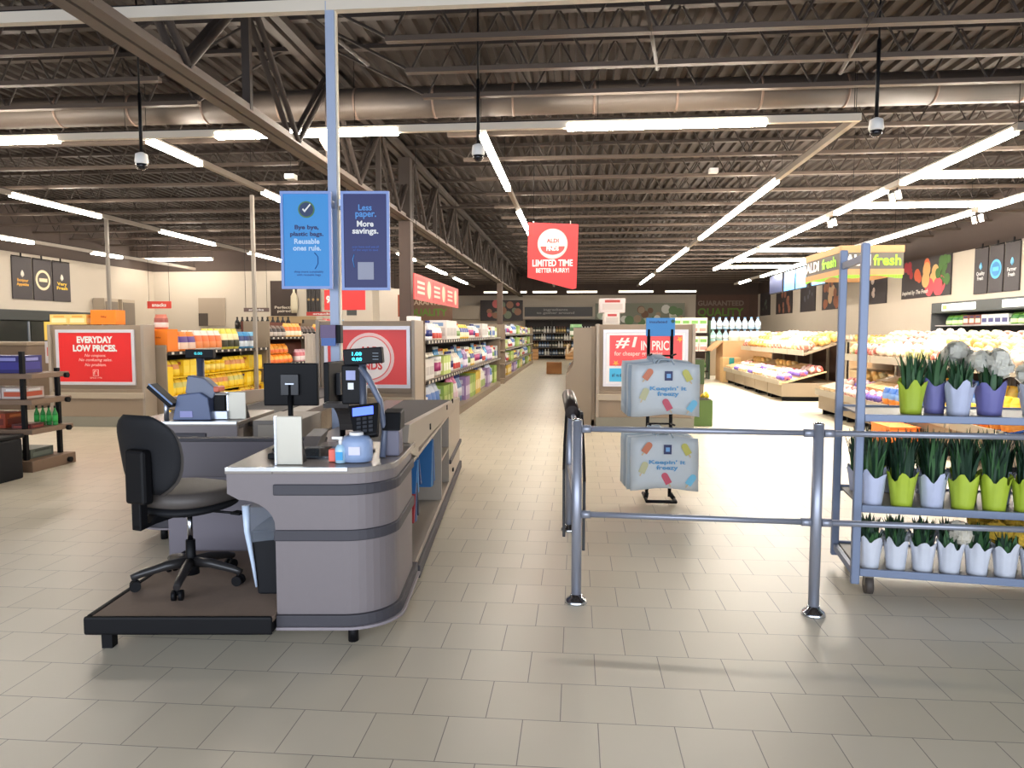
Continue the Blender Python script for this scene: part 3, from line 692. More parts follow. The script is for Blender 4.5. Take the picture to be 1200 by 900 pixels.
m = MB(); m.lathe([(.062,0),(.062,.008),(.055,.022),(.036,.034),(.030,.05)], (-.045, 5.45, 0), CHROME, 24); m.build('floor_flange', t)
for a, b_, nm in ((P1, P2, 'between the aisle post and the cart post'), (P2, P3, 'running in front of the flower cart')):
    for z, hl in ((.975, 'upper'), (.50, 'lower')):
        a3 = Vector(a+(z,)); b3 = Vector(b_+(z,)); d = (b3-a3).normalized()
        t = thing('barrier_rail', f'{hl} horizontal steel barrier rail {nm}', 'rail', tuple(a3+d*.03))
        m = MB(); m.cyl(a3+d*.028, b3-d*.028, .016, RP, 16); m.build('tube', t)
        for q, s in ((a3, 1), (b3, -1)):
            m = MB(); m.cyl(q+d*s*.0275, q+d*s*.075, .022, RP, 16); m.build('socket', t)
BELT = mat((20,19,20), .5)
for k, (dx, lb, zt, zl, yy) in enumerate(((-.055, 'black drooping rubber bumper belt hanging on the aisle side of the barrier', 1.04, .30, 4.5), (.06, 'black drooping rubber bumper belt hanging on the bag rack side of the barrier', 1.0, .28, 4.3))):
    t = thing('bumper_belt', lb, 'belt', (dx, yy, 0))
    y0 = yy-.45; pts = [(dx*.4-.01, y0+.75, zt-.01), (dx*.8-.01, y0+.6, zt-.02), (dx-.01, y0+.4, zt-.25), (dx*1.05-.01, y0+.3, (zt+zl)/2), (dx*1.0-.01, y0+.2, zl)]
    m = MB()
    for a, b_ in zip(pts, pts[1:]):
        a, b_ = Vector(a), Vector(b_); d = b_-a; M_ = Matrix.Translation(a) @ d.to_track_quat('Z', 'Y').to_matrix().to_4x4()
        m.box(-.008, .008, -.035, .035, 0, d.length+.01, BELT, M_)
    m.build('strap', t, bevel=.003)
t = thing('barrier_rail', 'side steel rail running away from the aisle post towards the bottles', 'rail', (0, 4.0, .97))
m = MB(); m.cyl((.008, 4.0, .975), (-.045, 5.42, .975), .016, RP, 14); m.cyl((.008, 4.0, .50), (-.045, 5.42, .50), .016, RP, 14); m.build('tube', t)
m = MB(); m.tube([(-.02, 4.55, 1.0), (-.035, 4.75, 1.05), (-.05, 5.1, 1.06), (-.045, 5.38, 1.02)], .045, mat((46,38,34), .35), 14); m.build('padded_grip', t)

# ------------------------------------------------------------------ rack of cooler bags
RX, RY = .735, 6.45
t = thing('bag_display_rack', 'black metal display rack with a blue header card behind the barrier', 'rack', (RX, RY, 0))
for s in (-.10, .10):
    m = MB(); m.cyl((RX+s, RY, .05), (RX+s, RY, 1.53), .016, BLACK, 10); m.build('upright', t)
m = MB(); m.tube([(RX-.11, RY+.22, .03), (RX-.11, RY-.12, .03), (RX+.14, RY-.12, .03), (RX+.14, RY+.22, .03)], .016, BLACK, 8); m.tube([(RX-.11, RY, .03), (RX-.10, RY, .08)], .02, BLACK, 8); m.tube([(RX+.14, RY, .03), (RX+.10, RY, .08)], .02, BLACK, 8); m.build('base_frame', t)
for z in (1.30, .70):
    m = MB(); m.cyl((RX-.10, RY, z), (RX-.10, RY-.26, z+.02), .008, BLACK, 8); m.cyl((RX+.10, RY, z), (RX+.10, RY-.26, z+.02), .008, BLACK, 8); m.cyl((RX-.11, RY, z), (RX+.11, RY, z), .008, BLACK, 8); m.build('hook_arm', t)
m = MB(); m.prism([(RX-.125,1.47),(RX+.125,1.47),(RX+.125,1.63),(RX-.125,1.63)], 'y', RY-.012, RY, mat((64,146,208), .5)); hc = m.build('header_card', t, bevel=.004)
text('lettering', 'insulated', RX-.02, RY-.014, 1.595, .15, .022, NAVY, t, .02)
m = MB(); m.cyl((RX+.105, RY-.013, 1.60), (RX+.105, RY-.015, 1.60), .016, mat((40,90,70), .5), 14); m.build('round_mark', t)
BAGM = [mat((206,212,214), .5, 0, .04, 14), mat((164,178,190), .5), mat((186,198,206), .5)]
BAGT = mat((96,160,206), .5)
def cooler_bag(label, x, y, z0, h, group, printed, lean=0, w_=.285, grp=None):
    t = thing('cooler_bag', label, 'bag', (x, y, z0), group=group)
    m = MB(); n = 12; w0 = w_; V_ = []
    cols, rows = 8, 6
    def P(i, j, k):
        s = -1+2*i/cols; q = j/rows
        bulge = .028*(1-s*s)*(1-(2*q-1)**2)**.5 if 0 < q < 1 else 0
        wob = .006*math.sin(9*q+5*s+x*30+k)
        return Vector((x+s*(w0*(1.0 if q < .9 else .985))+wob*.4, y+(-1 if k == 0 else 1)*(.012+bulge*.5)+wob+lean*(1-q), z0+h*q+(.014*math.sin(3*s+z0*9) if q in (0, 1) else 0)))
    for k in (0, 1): V_.append([[m.bm.verts.new(P(i, j, k)) for i in range(cols+1)] for j in range(rows+1)])
    fs = []
    for k in (0, 1):
        for j in range(rows):
            for i in range(cols): fs.append(m.bm.faces.new((V_[k][j][i], V_[k][j][i+1], V_[k][j+1][i+1], V_[k][j+1][i])))
    for j in range(rows):
        for i in (0, cols): fs.append(m.bm.faces.new((V_[0][j][i], V_[0][j+1][i], V_[1][j+1][i], V_[1][j][i])))
    for i in range(cols):
        for j in (0, rows): fs.append(m.bm.faces.new((V_[0][j][i], V_[0][j][i+1], V_[1][j][i+1], V_[1][j][i])))
    m._faces(fs, BAGM[0] if printed else random.choice(BAGM), True); m.build('body', t)
    m = MB()
    for s in (-1, 1): m.tube([(x-.07, y+s*.01, z0+h-.01), (x-.05, y+s*.012, z0+h+.035), (x+.05, y+s*.012, z0+h+.035), (x+.07, y+s*.01, z0+h-.01)], .008, BAGM[1], 6)
    m.build('handles', t)
    if printed:
        yf = y-.038+lean*.5
        m = MB(); m.box(x-.01, x+.055, yf-.004, yf-.002, z0+h*.68, z0+h*.86, mat((38,44,92), .5)); m.box(x+.006, x+.04, yf-.006, yf-.004, z0+h*.73, z0+h*.81, mat((120,170,220), .5)); m.build('logo_patch', t)
        text('lettering', 'Keepin\' it', x+.02, yf-.003, z0+h*.52, .32*w_/.3, .045, BAGT, t, .03); text('lettering', 'freezy', x+.02, yf-.003, z0+h*.415, .19*w_/.3, .05, BAGT, t, .03)
        for cx, cz, cc, rot in ((-.17, .78, (206,120,84), .6), (.2, .76, (196,190,90), -.5), (.02, .2, (206,84,104), -.5), (.24, .18, (120,196,226), .6), (-.2, .40, (200,196,150), .4)):
            if abs(cx) > w_-.03: continue
            m = MB(); Mx = Matrix.Translation((x+cx*.9, yf, z0+h*cz)) @ Matrix.Rotation(rot, 4, 'Y')
            pts = [(.028*math.cos(a), .035+.028*math.sin(a)) for a in [PI*i/6 for i in range(7)]] + [(-.028, -.04), (.028, -.04)]
            m.prism(pts, 'y', -.002, .0, mat(cc, .5), M=Mx); m.box(-.005, .005, -.002, 0, -.07, -.04, mat((214,190,150), .5), Mx); m.build('popsicle_print', t)
for row, (z0, h, wd) in enumerate(((.80, .44, .30), (.17, .45, .30))):
    rn = ('upper', 'lower')[row]
    cooler_bag(f'pale blue cooler bag printed with popsicles, frontmost on the {rn} hooks of the rack', RX+.02, RY-.24, z0, h, None, True, 0 if row == 0 else -.02)
    for k in range(6):
        cooler_bag(f'pale blue cooler bag on the {rn} rack hooks, {nth(k+1)} from the front', RX+.0-.009*k-.005, RY-.205+.034*k, z0+.006*k, h, f'cooler bags on the {rn} hooks', False)

# ------------------------------------------------------------------ flower cart
CX0, CY0, CR = 1.585, 4.25, R_(-8)
CL, CD = 1.40, .56
cart = thing('flower_cart', 'blue-grey metal three-shelf flower cart on casters, loaded with potted bulbs', 'cart', (CX0, CY0, 0), CR)
CART = mat((118,130,154), .45, .2); CARTD = mat((112,110,108), .5, .1)
K = (CX0, CY0)
for x, y, h in ((0, 0, 2.0), (0, CD, 2.02), (CL, 0, 2.0), (CL, CD, 2.0)):
    m = MB(); m.box(K[0]+x-.0, K[0]+x+.045, K[1]+y-.02, K[1]+y+.02, .06, h, CART); m.build('upright', cart, bevel=.006)
for z, nm in ((.14, 'lower'), (.51, 'middle'), (1.03, 'upper')):
    m = MB(); m.box(K[0]+.045, K[0]+CL, K[1]-.015, K[1]+CD+.015, z-.012, z, CARTD)
    for y in (-.02, CD+.0): m.box(K[0]+.045, K[0]+CL, K[1]+y, K[1]+y+.02, z-.03, z+.012, CART)
    m.build('shelf', cart, bevel=.003)
for z in (.10, 1.9):
    m = MB(); m.box(K[0]+.01, K[0]+.035, K[1], K[1]+CD, z, z+.04, CART); m.build('end_bar', cart)
for x, y in ((.1, .02), (.1, CD-.04), (CL-.1, .02), (CL-.1, CD-.04)):
    m = MB(); m.cyl((K[0]+x-.02, K[1]+y, .052), (K[0]+x+.02, K[1]+y, .052), .052, mat((70,62,56), .6), 18); m.box(K[0]+x-.026, K[0]+x+.026, K[1]+y-.02, K[1]+y+.02, .05, .128, mat((120,110,96), .4, .5)); m.build('caster', cart)
LEAF = mat((38,74,44), .5, 0, .2, 20); LEAF2 = mat((52,92,50), .5, 0, .2, 20); LEAFD = mat((30,58,40), .55, 0, .2, 20)
WR = {'lime green': mat((170,190,58), .5, 0, .06, 20), 'pale lavender': mat((186,192,214), .45, 0, .08, 20), 'deep lavender': mat((112,110,166), .5, 0, .06, 20),
      'milky white': mat((205,208,216), .4, 0, .08, 20)}
def wrap_mesh(mm, h, r0, r1, seed):
    rn = random.Random(seed); m = MB(); n = 32; rings = []
    ph = rn.random()*6; pk = 5
    def top(a): return h*(1 + .13*math.cos(pk*a+ph)) 
    for j in range(7):
        q = j/6; rg = []
        for k in range(n):
            a = 2*PI*k/n; tp = top(a)*(1+.05*math.sin(2*a+seed*1.7)+.035*math.sin(7*a+seed)); z = tp*q
            r = r0+(r1-r0)*q**1.3 + .004*math.sin(11*a+seed)*q + (.010*q**3)*math.cos(pk*a+ph)
            rg.append(m.bm.verts.new((r*math.cos(a), r*math.sin(a), z)))
        rings.append(rg)
    fs = []
    for A, B in zip(rings, rings[1:]): fs += [m.bm.faces.new((A[k], A[(k+1)%n], B[(k+1)%n], B[k])) for k in range(n)]
    m._faces(fs, mm, True); m._faces([m.bm.faces.new(rings[0][::-1])], mm)
    # soil plug
    m.cyl((0,0,.01), (0,0,h*.72), r0*.95, mat((58,44,36), .9), 16, r1*.82)
    return m.mesh(fix=False)
def blades_mesh(h, n, spread, mm, seed, wd=.012):
    rn = random.Random(seed); m = MB()
    for i in range(n):
        a = rn.random()*2*PI; r = spread*.5*rn.random()**.5; hh = h*(.62+.45*rn.random()); ln = .05+.28*rn.random()
        base = Vector((r*math.cos(a), r*math.sin(a), 0)); d = Vector((math.cos(a), math.sin(a), 0)); p = Vector((-d.y, d.x, 0))
        tw = rn.uniform(-.8, .8); p = (p*math.cos(tw)+d*math.sin(tw)); w0 = wd*rn.uniform(.8, 1.4); L_ = []; R2 = []
        for j in range(6):
            q = j/5; c = base + d*(ln*hh*q*q*.7)+Vector((0,0,hh*q*(1-.12*q*ln*3)))
            ww = w0*(.7+.6*q if q < .5 else 2*(1-q)*1.0)+.0006
            L_.append(m.bm.verts.new(c-p*ww)); R2.append(m.bm.verts.new(c+p*ww))
        m._faces([m.bm.faces.new((L_[j], R2[j], R2[j+1], L_[j+1])) for j in range(5)], mm if rn.random() < .7 else LEAF2, True)
    return m.mesh(fix=False)
def bloom_mesh(h, seed, n=3, col=(244,243,232), r=.055):
    rn = random.Random(seed); m = MB(); c = mat(col, .9, 0, .06, 40, trans=.45)
    for i in range(n):
        a = rn.random()*2*PI; x, y = .05*math.cos(a), .05*math.sin(a); z = h*(.7+.22*rn.random())
        m.tube([(x*.2, y*.2, 0), (x*.6, y*.6, z*.5), (x, y, z)], .004, LEAF2, 5)
        m.lathe([(r*.2,-r*.8),(r*.6,-r*.55),(r*.85,0),(r*.6,r*.55),(r*.2,r*.8)], (x, y, z), c, 10)
        for k in range(60):          # mop head of small petals
            u = rn.uniform(-1, 1); b_ = rn.random()*2*PI; s = (1-u*u)**.5
            nn = Vector((s*math.cos(b_), s*math.sin(b_), u)); q = Vector((x, y, z))+nn*r*rn.uniform(.8, 1.1); t1 = nn.orthogonal().normalized()*r*.5; t2 = nn.cross(t1)
            m.quad([q-t1, q-t2+nn*.004, q+t1, q+t2+nn*.004], c)
    return m.mesh(fix=False)
def plant(label, x, y, z, wrap, hw, r0, r1, hl, nb, seed, group, bloom=None, colour=None, dark=LEAFD):
    """x,y along the cart's own axes"""
    p = Matrix.Rotation(CR, 3, 'Z') @ Vector((x, y, 0)) + Vector((CX0, CY0, z))
    t = thing('potted_flower', label, 'plant', tuple(p), random.random()*6, group)
    OFF[t.name] = Vector((0,0,0))
    def add(nm, me, zz=0):
        o = bpy.data.objects.new(nm, me); COL.objects.link(o); o.parent = t; o.location = (0,0,zz)
    add('pot_wrap', wrap_mesh(WR[wrap], hw, r0, r1, seed)); add('foliage', blades_mesh(hl, nb, r1*1.3, dark, seed), hw*.6)
    if bloom: add('blossom', bloom_mesh(hl, seed, bloom, colour or (238,236,224)), hw*.6)
# upper shelf
for i, (x, y, wrp, hw, r0, r1, hl, nb, bl, d) in enumerate((
    (.34, .20, 'lime green', .175, .055, .075, .26, 46, 0, 'bulb plant in a lime green wrap on the top cart shelf'),
    (.48, .26, 'deep lavender', .175, .05, .07, .27, 34, 0, 'bulb plant in a violet wrap on the top cart shelf, beside the lime one'),
    (.575, .16, 'pale lavender', .175, .055, .078, .22, 40, 0, 'bulb plant in a torn pale blue wrap on the top cart shelf'),
    (.755, .22, 'deep lavender', .175, .06, .082, .24, 30, 4, 'white hydrangea in a violet wrap on the top cart shelf'),
    (.98, .20, 'milky white', .16, .06, .09, .2, 20, 3, 'white hydrangea in a milky wrap at the top shelf edge of the picture'),
    (.66, .42, 'milky white', .15, .055, .08, .30, 12, 4, 'tall white blossoms behind the pale blue wrap on the top cart shelf'))):
    plant(d, x, y, 1.031, wrp, hw, r0, r1, hl, int(nb*1.5), 11+i, 'potted flowers on the top cart shelf', bl, dark=LEAF)
fr = ['pale lavender', 'lime green', 'pale lavender', 'lime green', 'lime green', 'lime green', 'pale lavender', 'lime green']
for i in range(8):
    plant(f'{"lime" if fr[i]=="lime green" else "pale blue"} wrapped bulb plant, middle cart shelf front, {nth(i)} from the uprights', .115+i*.158, .075, .511, fr[i], .18, .055, .075, .30, 80, 30+i, 'bulb plants on the middle cart shelf')
for i in range(7):
    plant(f'bulb plant behind the front row, middle cart shelf, {nth(i)} from the uprights', .16+i*.17, .27, .511, 'pale lavender' if i % 3 else 'lime green', .17, .055, .076, .32, 70, 50+i, 'bulb plants on the middle cart shelf')
for i in range(6):
    plant(f'bulb plant at the rear of the middle cart shelf, {nth(i)} from the uprights', .13+i*.19, .46, .511, 'pale lavender', .14, .05, .07, .33, 60, 150+i, 'bulb plants on the middle cart shelf')
for i in range(9):
    plant(f'white-wrapped bulb plant, bottom cart shelf front, {nth(i)} from the uprights', .115+i*.14, .075, .141, 'milky white', .17, .05, .068, .17, 60, 70+i, 'white-wrapped plants on the bottom cart shelf', 2 if i in (3, 5, 6, 8) else 0, (236,200,70) if i > 4 else (236,230,214))
for i in range(8):
    plant(f'white-wrapped bulb plant, bottom cart shelf behind, {nth(i)} from the uprights', .15+i*.15, .27, .141, 'milky white', .17, .05, .074, .17, 55, 90+i, 'white-wrapped plants on the bottom cart shelf', 2 if i > 3 else 0, (236,200,70))

# ------------------------------------------------------------------ packs: shared meshes for small goods
_P = {}
def pack(kind, w_, d, h, c1, c2=None, c3=None):
    """centred on x,y; base z=0; w along x, d along y"""
    key = (kind, w_, d, h, c1, c2, c3)
    if key in _P: return _P[key]
    A = mat(c1, .4); B = mat(c2 or c1, .45); C = mat(c3 or c2 or c1, .45)
    m = MB(); hw, hd = w_/2, d/2
    if kind == 'box':
        m.box(-hw, hw, -hd, hd, 0, h, A)
        for s in (-1, 1): m.box(*sorted((-hw*.8, hw*.8)), s*(hd+.002)-.001, s*(hd+.002)+.001, h*.2, h*.62, B); m.box(s*(hw+.002)-.001, s*(hw+.002)+.001, -hd*.8, hd*.8, h*.2, h*.62, B)
        m.box(-hw*.6, hw*.6, -hd-.004, -hd-.002, h*.7, h*.88, C); m.box(-hw-.004, -hw-.002, -hd*.6, hd*.6, h*.7, h*.88, C); m.box(hw+.002, hw+.004, -hd*.6, hd*.6, h*.7, h*.88, C)
    elif kind == 'pouch':
        rows = [(0, .9, .75), (.12, 1, 1), (.45, 1, .95), (.75, .97, .7), (.92, .93, .15), (1, .95, .06)]; rg = []
        for q, a, b_ in rows:
            rg.append([m.bm.verts.new((hw*a*x_, hd*b_*y_, h*q)) for x_, y_ in ((-1,-.6),(-.6,-1),(.6,-1),(1,-.6),(1,.6),(.6,1),(-.6,1),(-1,.6))])
        for j, (P, Q) in enumerate(zip(rg, rg[1:])):
            m._faces([m.bm.faces.new((P[k], P[(k+1)%8], Q[(k+1)%8], Q[k])) for k in range(8)], B if j == 1 else (C if j == 2 else A), True)
        m._faces([m.bm.faces.new(rg[0][::-1]), m.bm.faces.new(rg[-1])], A)
    elif kind == 'bottle':
        r = min(hw, hd)
        m.lathe([(r*.9,0),(r,.01),(r,h*.2)], (0,0,0), A, 12); m.lathe([(r*1.02,h*.2),(r*1.02,h*.52)], (0,0,0), B, 12)
        m.lathe([(r,h*.52),(r*.95,h*.6),(r*.4,h*.8),(r*.36,h*.9)], (0,0,0), A, 12); m.lathe([(r*.42,h*.89),(r*.42,h)], (0,0,0), C, 10)
    elif kind == 'tub':
        r = min(hw, hd); m.lathe([(r*.8,0),(r*.95,h*.1),(r,h*.8)], (0,0,0), A, 14); m.lathe([(r*1.05,h*.8),(r*1.05,h*.95),(r*.98,h)], (0,0,0), C, 14); m.lathe([(r*.97,h*.25),(r*1.01,h*.7)], (0,0,0), B, 14)
    elif kind == 'roll':
        for i in range(3):
            for j in range(2):
                m.lathe([(w_/6.2,0),(w_/6,.01),(w_/6,h*.48),(w_/6.4,h*.49)], (-hw+w_/6+i*w_/3, 0, j*h*.5), A, 10, 1, min(1, d/(w_/3)))
        m.box(-hw*.9, hw*.9, -hd*.92, hd*.92, h*.3, h*.6, B)
    elif kind == 'net':   # lumpy bag of fruit or vegetables
        rn = random.Random(int(w_*1e4+h*1e3)+sum(c1))
        for i in range(16):
            x, y = rn.uniform(-.62, .62)*hw, rn.uniform(-.62, .62)*hd; z = h*(.25+.5*rn.random()*(1-abs(x/hw)*.5)); r = min(hw, hd)*.42
            m.lathe([(r*.3,-r*.95),(r*.8,-r*.6),(r,0),(r*.8,r*.6),(r*.3,r*.95)], (x, y, max(z, r*.96)), (A, B, C)[i % 3], 8)
    me = m.mesh(); _P[key] = me
    return me
def put(name, me, x, y, z, rz, label, cat, group, tilt=0):
    o = bpy.data.objects.new(name, me); COL.objects.link(o); o.location = (x, y, z); o.rotation_euler = (tilt, 0, rz)
    return props(o, label, cat, group)
KN = {'box': ('carton', 'box'), 'pouch': ('snack_bag', 'bag'), 'bottle': ('bottle', 'bottle'), 'tub': ('tub', 'tub'), 'roll': ('paper_roll_pack', 'pack'), 'net': ('produce_bag', 'bag')}
# (kind, width, depth, height, colours, colour words)
def row(specs, start, step, n, z, rz, where, group, jitter=.01, tilt=0):
    """fill a row of n packs along step; each spec repeats 2-4 times"""
    rn = random.Random(where); p = Vector(start); d = Vector(step).normalized(); L_ = Vector(step).length*n; s = 0; i = 0; k = rn.randrange(len(specs)); rep = 0
    while True:
        kind, w_, dd, h, c, words_ = specs[k % len(specs)]
        if s+w_ > L_: break
        q = p+d*(s+w_/2)
        nm, cat = KN[kind]
        if kind == 'pouch':
            nm = 'snack_bag' if 'snack' in words_ else 'bread_bag' if 'bread' in words_ else 'food_packet' if 'packet' in words_ or 'pack' in words_.split() else 'goods_pouch'
        put(nm, pack(kind, w_, dd, h, *c), q.x, q.y, z, rz+rn.uniform(-.04, .04), f'{words_} on {where}, {nth(i)} along', cat, group, tilt)
        s += w_+.012+rn.random()*jitter; i += 1; rep += 1
        if rep >= rn.choice((2, 3, 3, 4)): k += rn.choice((1, 1, 2)); rep = 0
    return i

# ------------------------------------------------------------------ shelving gondolas
GFR = mat((146,130,110), .5); SHELFB = mat((120,108,94), .5); PRICE = mat((212,205,190), .5); DK = mat((40,34,32), .7)
def gondola(label, xf, xb, y0, y1, z_shelves, h, base=.14, group=None, backm=DK, face=1):
    """xf: face x; xb: back panel x"""
    t = thing('shelving_unit', label, 'shelf', ((xf+xb)/2, (y0+y1)/2, 0), group=group)
    a, b_ = sorted((xf, xb)); e = .03
    m = MB(); m.box(*sorted((xb, xb-face*.04)), y0, y1, 0, h, backm); m.build('back_panel', t)
    m = MB(); m.box(a, b_, y0, y1, 0, base, GFR); m.build('base_plinth', t)
    for y in (y0, y1):
        m = MB(); m.box(a+(.02 if face > 0 else .02), b_-.02, y-.015, y+.015, base, h, GFR); m.build('side_panel', t)
    for z in z_shelves:
        m = MB(); m.box(a, b_, y0+.015, y1-.015, z-.03, z, SHELFB)
        m.box(*sorted((xf, xf+face*.012)), y0, y1, z-.045, z+.012, DK)
        k = y0+.1
        while k < y1-.1: m.box(*sorted((xf+face*.012, xf+face*.016)), k, k+.07, z-.036, z+.004, PRICE); k += .24
        m.build('shelf', t)
    return t
PAP = [('roll', .44, .3, .36, ((232,228,222),(206,200,204)), 'white wrapped paper rolls'), ('box', .30, .3, .30, ((220,216,210),(190,184,180),(120,150,190)), 'pale grey carton')]
CLEAN = [('bottle', .12, .12, .30, ((90,164,214),(236,236,240),(240,240,240)), 'sky blue bottle'), ('pouch', .22, .16, .28, ((170,130,190),(230,220,236),(120,80,150)), 'lilac pouch'),
    ('bottle', .13, .13, .27, ((226,220,206),(120,160,90),(226,120,60)), 'cream bottle'), ('pouch', .24, .16, .26, ((240,196,40),(250,240,200),(60,70,140)), 'yellow pouch'),
    ('box', .2, .22, .26, ((226,226,220),(70,110,190),(200,40,50)), 'white and blue carton'), ('tub', .17, .17, .24, ((236,230,220),(180,60,120),(240,240,236)), 'white tub'),
    ('box', .2, .22, .24, ((196,214,120),(240,240,220),(60,110,60)), 'pale green carton'), ('bottle', .12, .12, .28, ((210,210,214),(40,50,120),(40,50,120)), 'white bottle with navy label'),
    ('pouch', .2, .16, .24, ((226,214,196),(200,70,60),(250,244,230)), 'beige pouch')]
BULK = [('pouch', .28, .2, .32, ((196,206,226),(240,244,250),(90,130,200)), 'pale blue bulk bag'), ('box', .26, .3, .28, ((160,190,90),(212,226,150),(240,240,230)), 'green box'),
    ('pouch', .26, .2, .32, ((216,110,160),(244,220,232),(250,240,244)), 'pink bag'), ('box', .24, .3, .30, ((226,190,70),(250,236,190),(90,60,40)), 'mustard box'), ('bottle', .16, .16, .32, ((120,150,190),(232,234,240),(60,80,150)), 'big blue jug'),
    ('pouch', .26, .2, .30, ((228,222,210),(170,190,120),(240,236,226)), 'cream bulk bag'), ('box', .24, .3, .28, ((170,140,190),(226,214,236),(240,236,244)), 'mauve box')]
gondola('aisle shelving run behind the red circle sign, full of household goods', -2.12, -2.72, 10.2, 20.4, (.80, 1.38), 1.62)
g_ = 'household goods behind the red circle sign'
row(PAP[:1], (-2.36, 10.25, 0), (0, 1, 0), .95, .141, -PI/2, 'the bottom shelf behind the circle sign', g_)
row([(k, w_*1.1, d, h*1.65, c, wd) for k, w_, d, h, c, wd in BULK], (-2.36, 11.1, 0), (0, 1, 0), 9.2, .141, -PI/2, 'the bottom shelf of the household run', g_)
row(PAP, (-2.36, 10.25, 0), (0, 1, 0), 1.2, .801, -PI/2, 'the middle shelf behind the circle sign', g_)
row([(k, w_*1.1, d, h*1.3, c, wd) for k, w_, d, h, c, wd in CLEAN], (-2.30, 11.5, 0), (0, 1, 0), 8.8, .801, -PI/2, 'the middle shelf of the household run', g_)
row([(k, w_*1.1, d*.9, h*1.5, c, wd) for k, w_, d, h, c, wd in CLEAN[4:]+CLEAN[:4]], (-2.52, 11.5, 0), (0, 1, 0), 8.8, .801, -PI/2, 'the rear of the middle household shelf', g_)
row(PAP, (-2.36, 10.25, 0), (0, 1, 0), .85, 1.381, -PI/2, 'the top shelf behind the circle sign', g_)
row([(k, w_*1.1, d, h*1.1, c, wd) for k, w_, d, h, c, wd in CLEAN[1:]+PAP[1:]], (-2.32, 11.1, 0), (0, 1, 0), 9.2, 1.381, -PI/2, 'the top shelf of the household run', g_)
gondola('second aisle shelving run beyond the cross aisle, towards the bottles', -2.12, -2.72, 21.8, 36.0, (.55, 1.0, 1.45), 1.75)
for z, wn in ((.141, 'bottom'), (.551, 'second'), (1.001, 'third'), (1.451, 'top')):
    row([(k, w_*1.5, d, h*1.15, c, wd) for k, w_, d, h, c, wd in (BULK if z < .5 else CLEAN+BULK[:2])], (-2.34, 22.0, 0), (0, 1, 0), 13.8, z, -PI/2, f'the {wn} shelf past the cross aisle', 'goods beyond the cross aisle')
t = thing('end_shelf', 'brown end shelf with a red edge strip at the close of the household run', 'shelf', (-2.4, 21.3, 0))
m = MB(); m.box(-2.75, -2.1, 21.2, 21.6, 0, .15, GFR); m.box(-2.75, -2.1, 21.56, 21.6, .15, 1.6, GFR)
for z in (.55, .95, 1.3): m.box(-2.75, -2.1, 21.2, 21.56, z, z+.03, GFR)
m.build('frame', t)
m = MB(); m.box(-2.75, -2.68, 21.17, 21.2, .3, 1.6, RED); m.build('red_strip', t)
row([('box', .2, .2, .22, ((190,140,96),(120,80,50),(220,190,150)), 'brown carton')], (-2.72, 21.38, 0), (1, 0, 0), .6, .981, 0, 'the end shelf by the cross aisle', 'brown cartons on the end shelf')

# right side of the main aisle
gondola('aisle shelving run behind the number one sign, facing the household run', .42, 1.0, 14.2, 36.0, (.55, 1.0, 1.4), 1.65, face=-1)
for z, wn in ((.551, 'second'), (1.001, 'third'), (1.401, 'top')):
    row([(k, w_*1.6, d, h, c, wd) for k, w_, d, h, c, wd in CLEAN], (.62, 14.4 if z < 1.3 else 16.2, 0), (0, 1, 0), 21.2 if z < 1.3 else 19.4, z, PI/2, f'the {wn} shelf behind the number one sign', 'goods behind the number one sign')
t = thing('bread_bin_display', 'tall brown two-tier display with sloping wooden bins beside the number one sign', 'display', (.1, 12.9, 0))
m = MB(); m.box(.25, .31, 11.7, 14.1, 0, 1.6, GFR); m.build('back_panel', t)
for y in (11.7, 12.9, 14.1):
    m = MB(); m.prism([(-.16,0),(.25,0),(.25,1.58),(-.04,1.58),(-.04,1.0),(-.16,.8)], 'y', y-.015, y+.015, GFR); m.build('side_panel', t)
for z in (.25, .72, 1.22):
    m = MB(); m.prism([(-.14,z-.05),(-.11,z-.05),(.24,z+.18),(.24,z+.21)], 'y', 11.72, 14.08, mat((196,172,136), .6)); m.box(-.15, -.12, 11.72, 14.08, z-.06, z+.07, mat((196,172,136), .6)); m.build('sloped_shelf', t)
m = MB(); m.box(-.14, .3, 11.7, 14.1, 0, .1, GFR); m.build('plinth', t)
row([('box', .34, .3, .25, ((232,226,216),(214,206,196),(200,60,60)), 'large white carton')], (.72, 14.6, 0), (0, 1, 0), 1.3, 1.401, PI/2, 'the base of the pile above the number one sign', 'white cartons above the number one sign')
row([('box', .34, .3, .25, ((232,226,216),(214,206,196),(200,60,60)), 'large white carton')], (.72, 14.6, 0), (0, 1, 0), 1.3, 1.652, PI/2, 'the middle of the pile above the number one sign', 'white cartons above the number one sign')
row([('box', .36, .5, .28, ((226,214,208),(206,196,188),(190,70,60)), 'large pinkish carton')], (.72, 14.6, 0), (0, 1, 0), .8, 1.903, PI/2, 'top of the pile above the number one sign', 'cartons above the number one sign')
row([('pouch', .2, .16, .2, ((120,160,110),(226,226,210),(60,100,60)), 'green packet'), ('pouch', .2, .16, .2, ((196,90,80),(236,220,210),(160,50,50)), 'red packet')], (-.1, 11.95, 0), (1, 0, 0), .35, 1.44, 0, 'the bread display top', 'packets on the bread display')

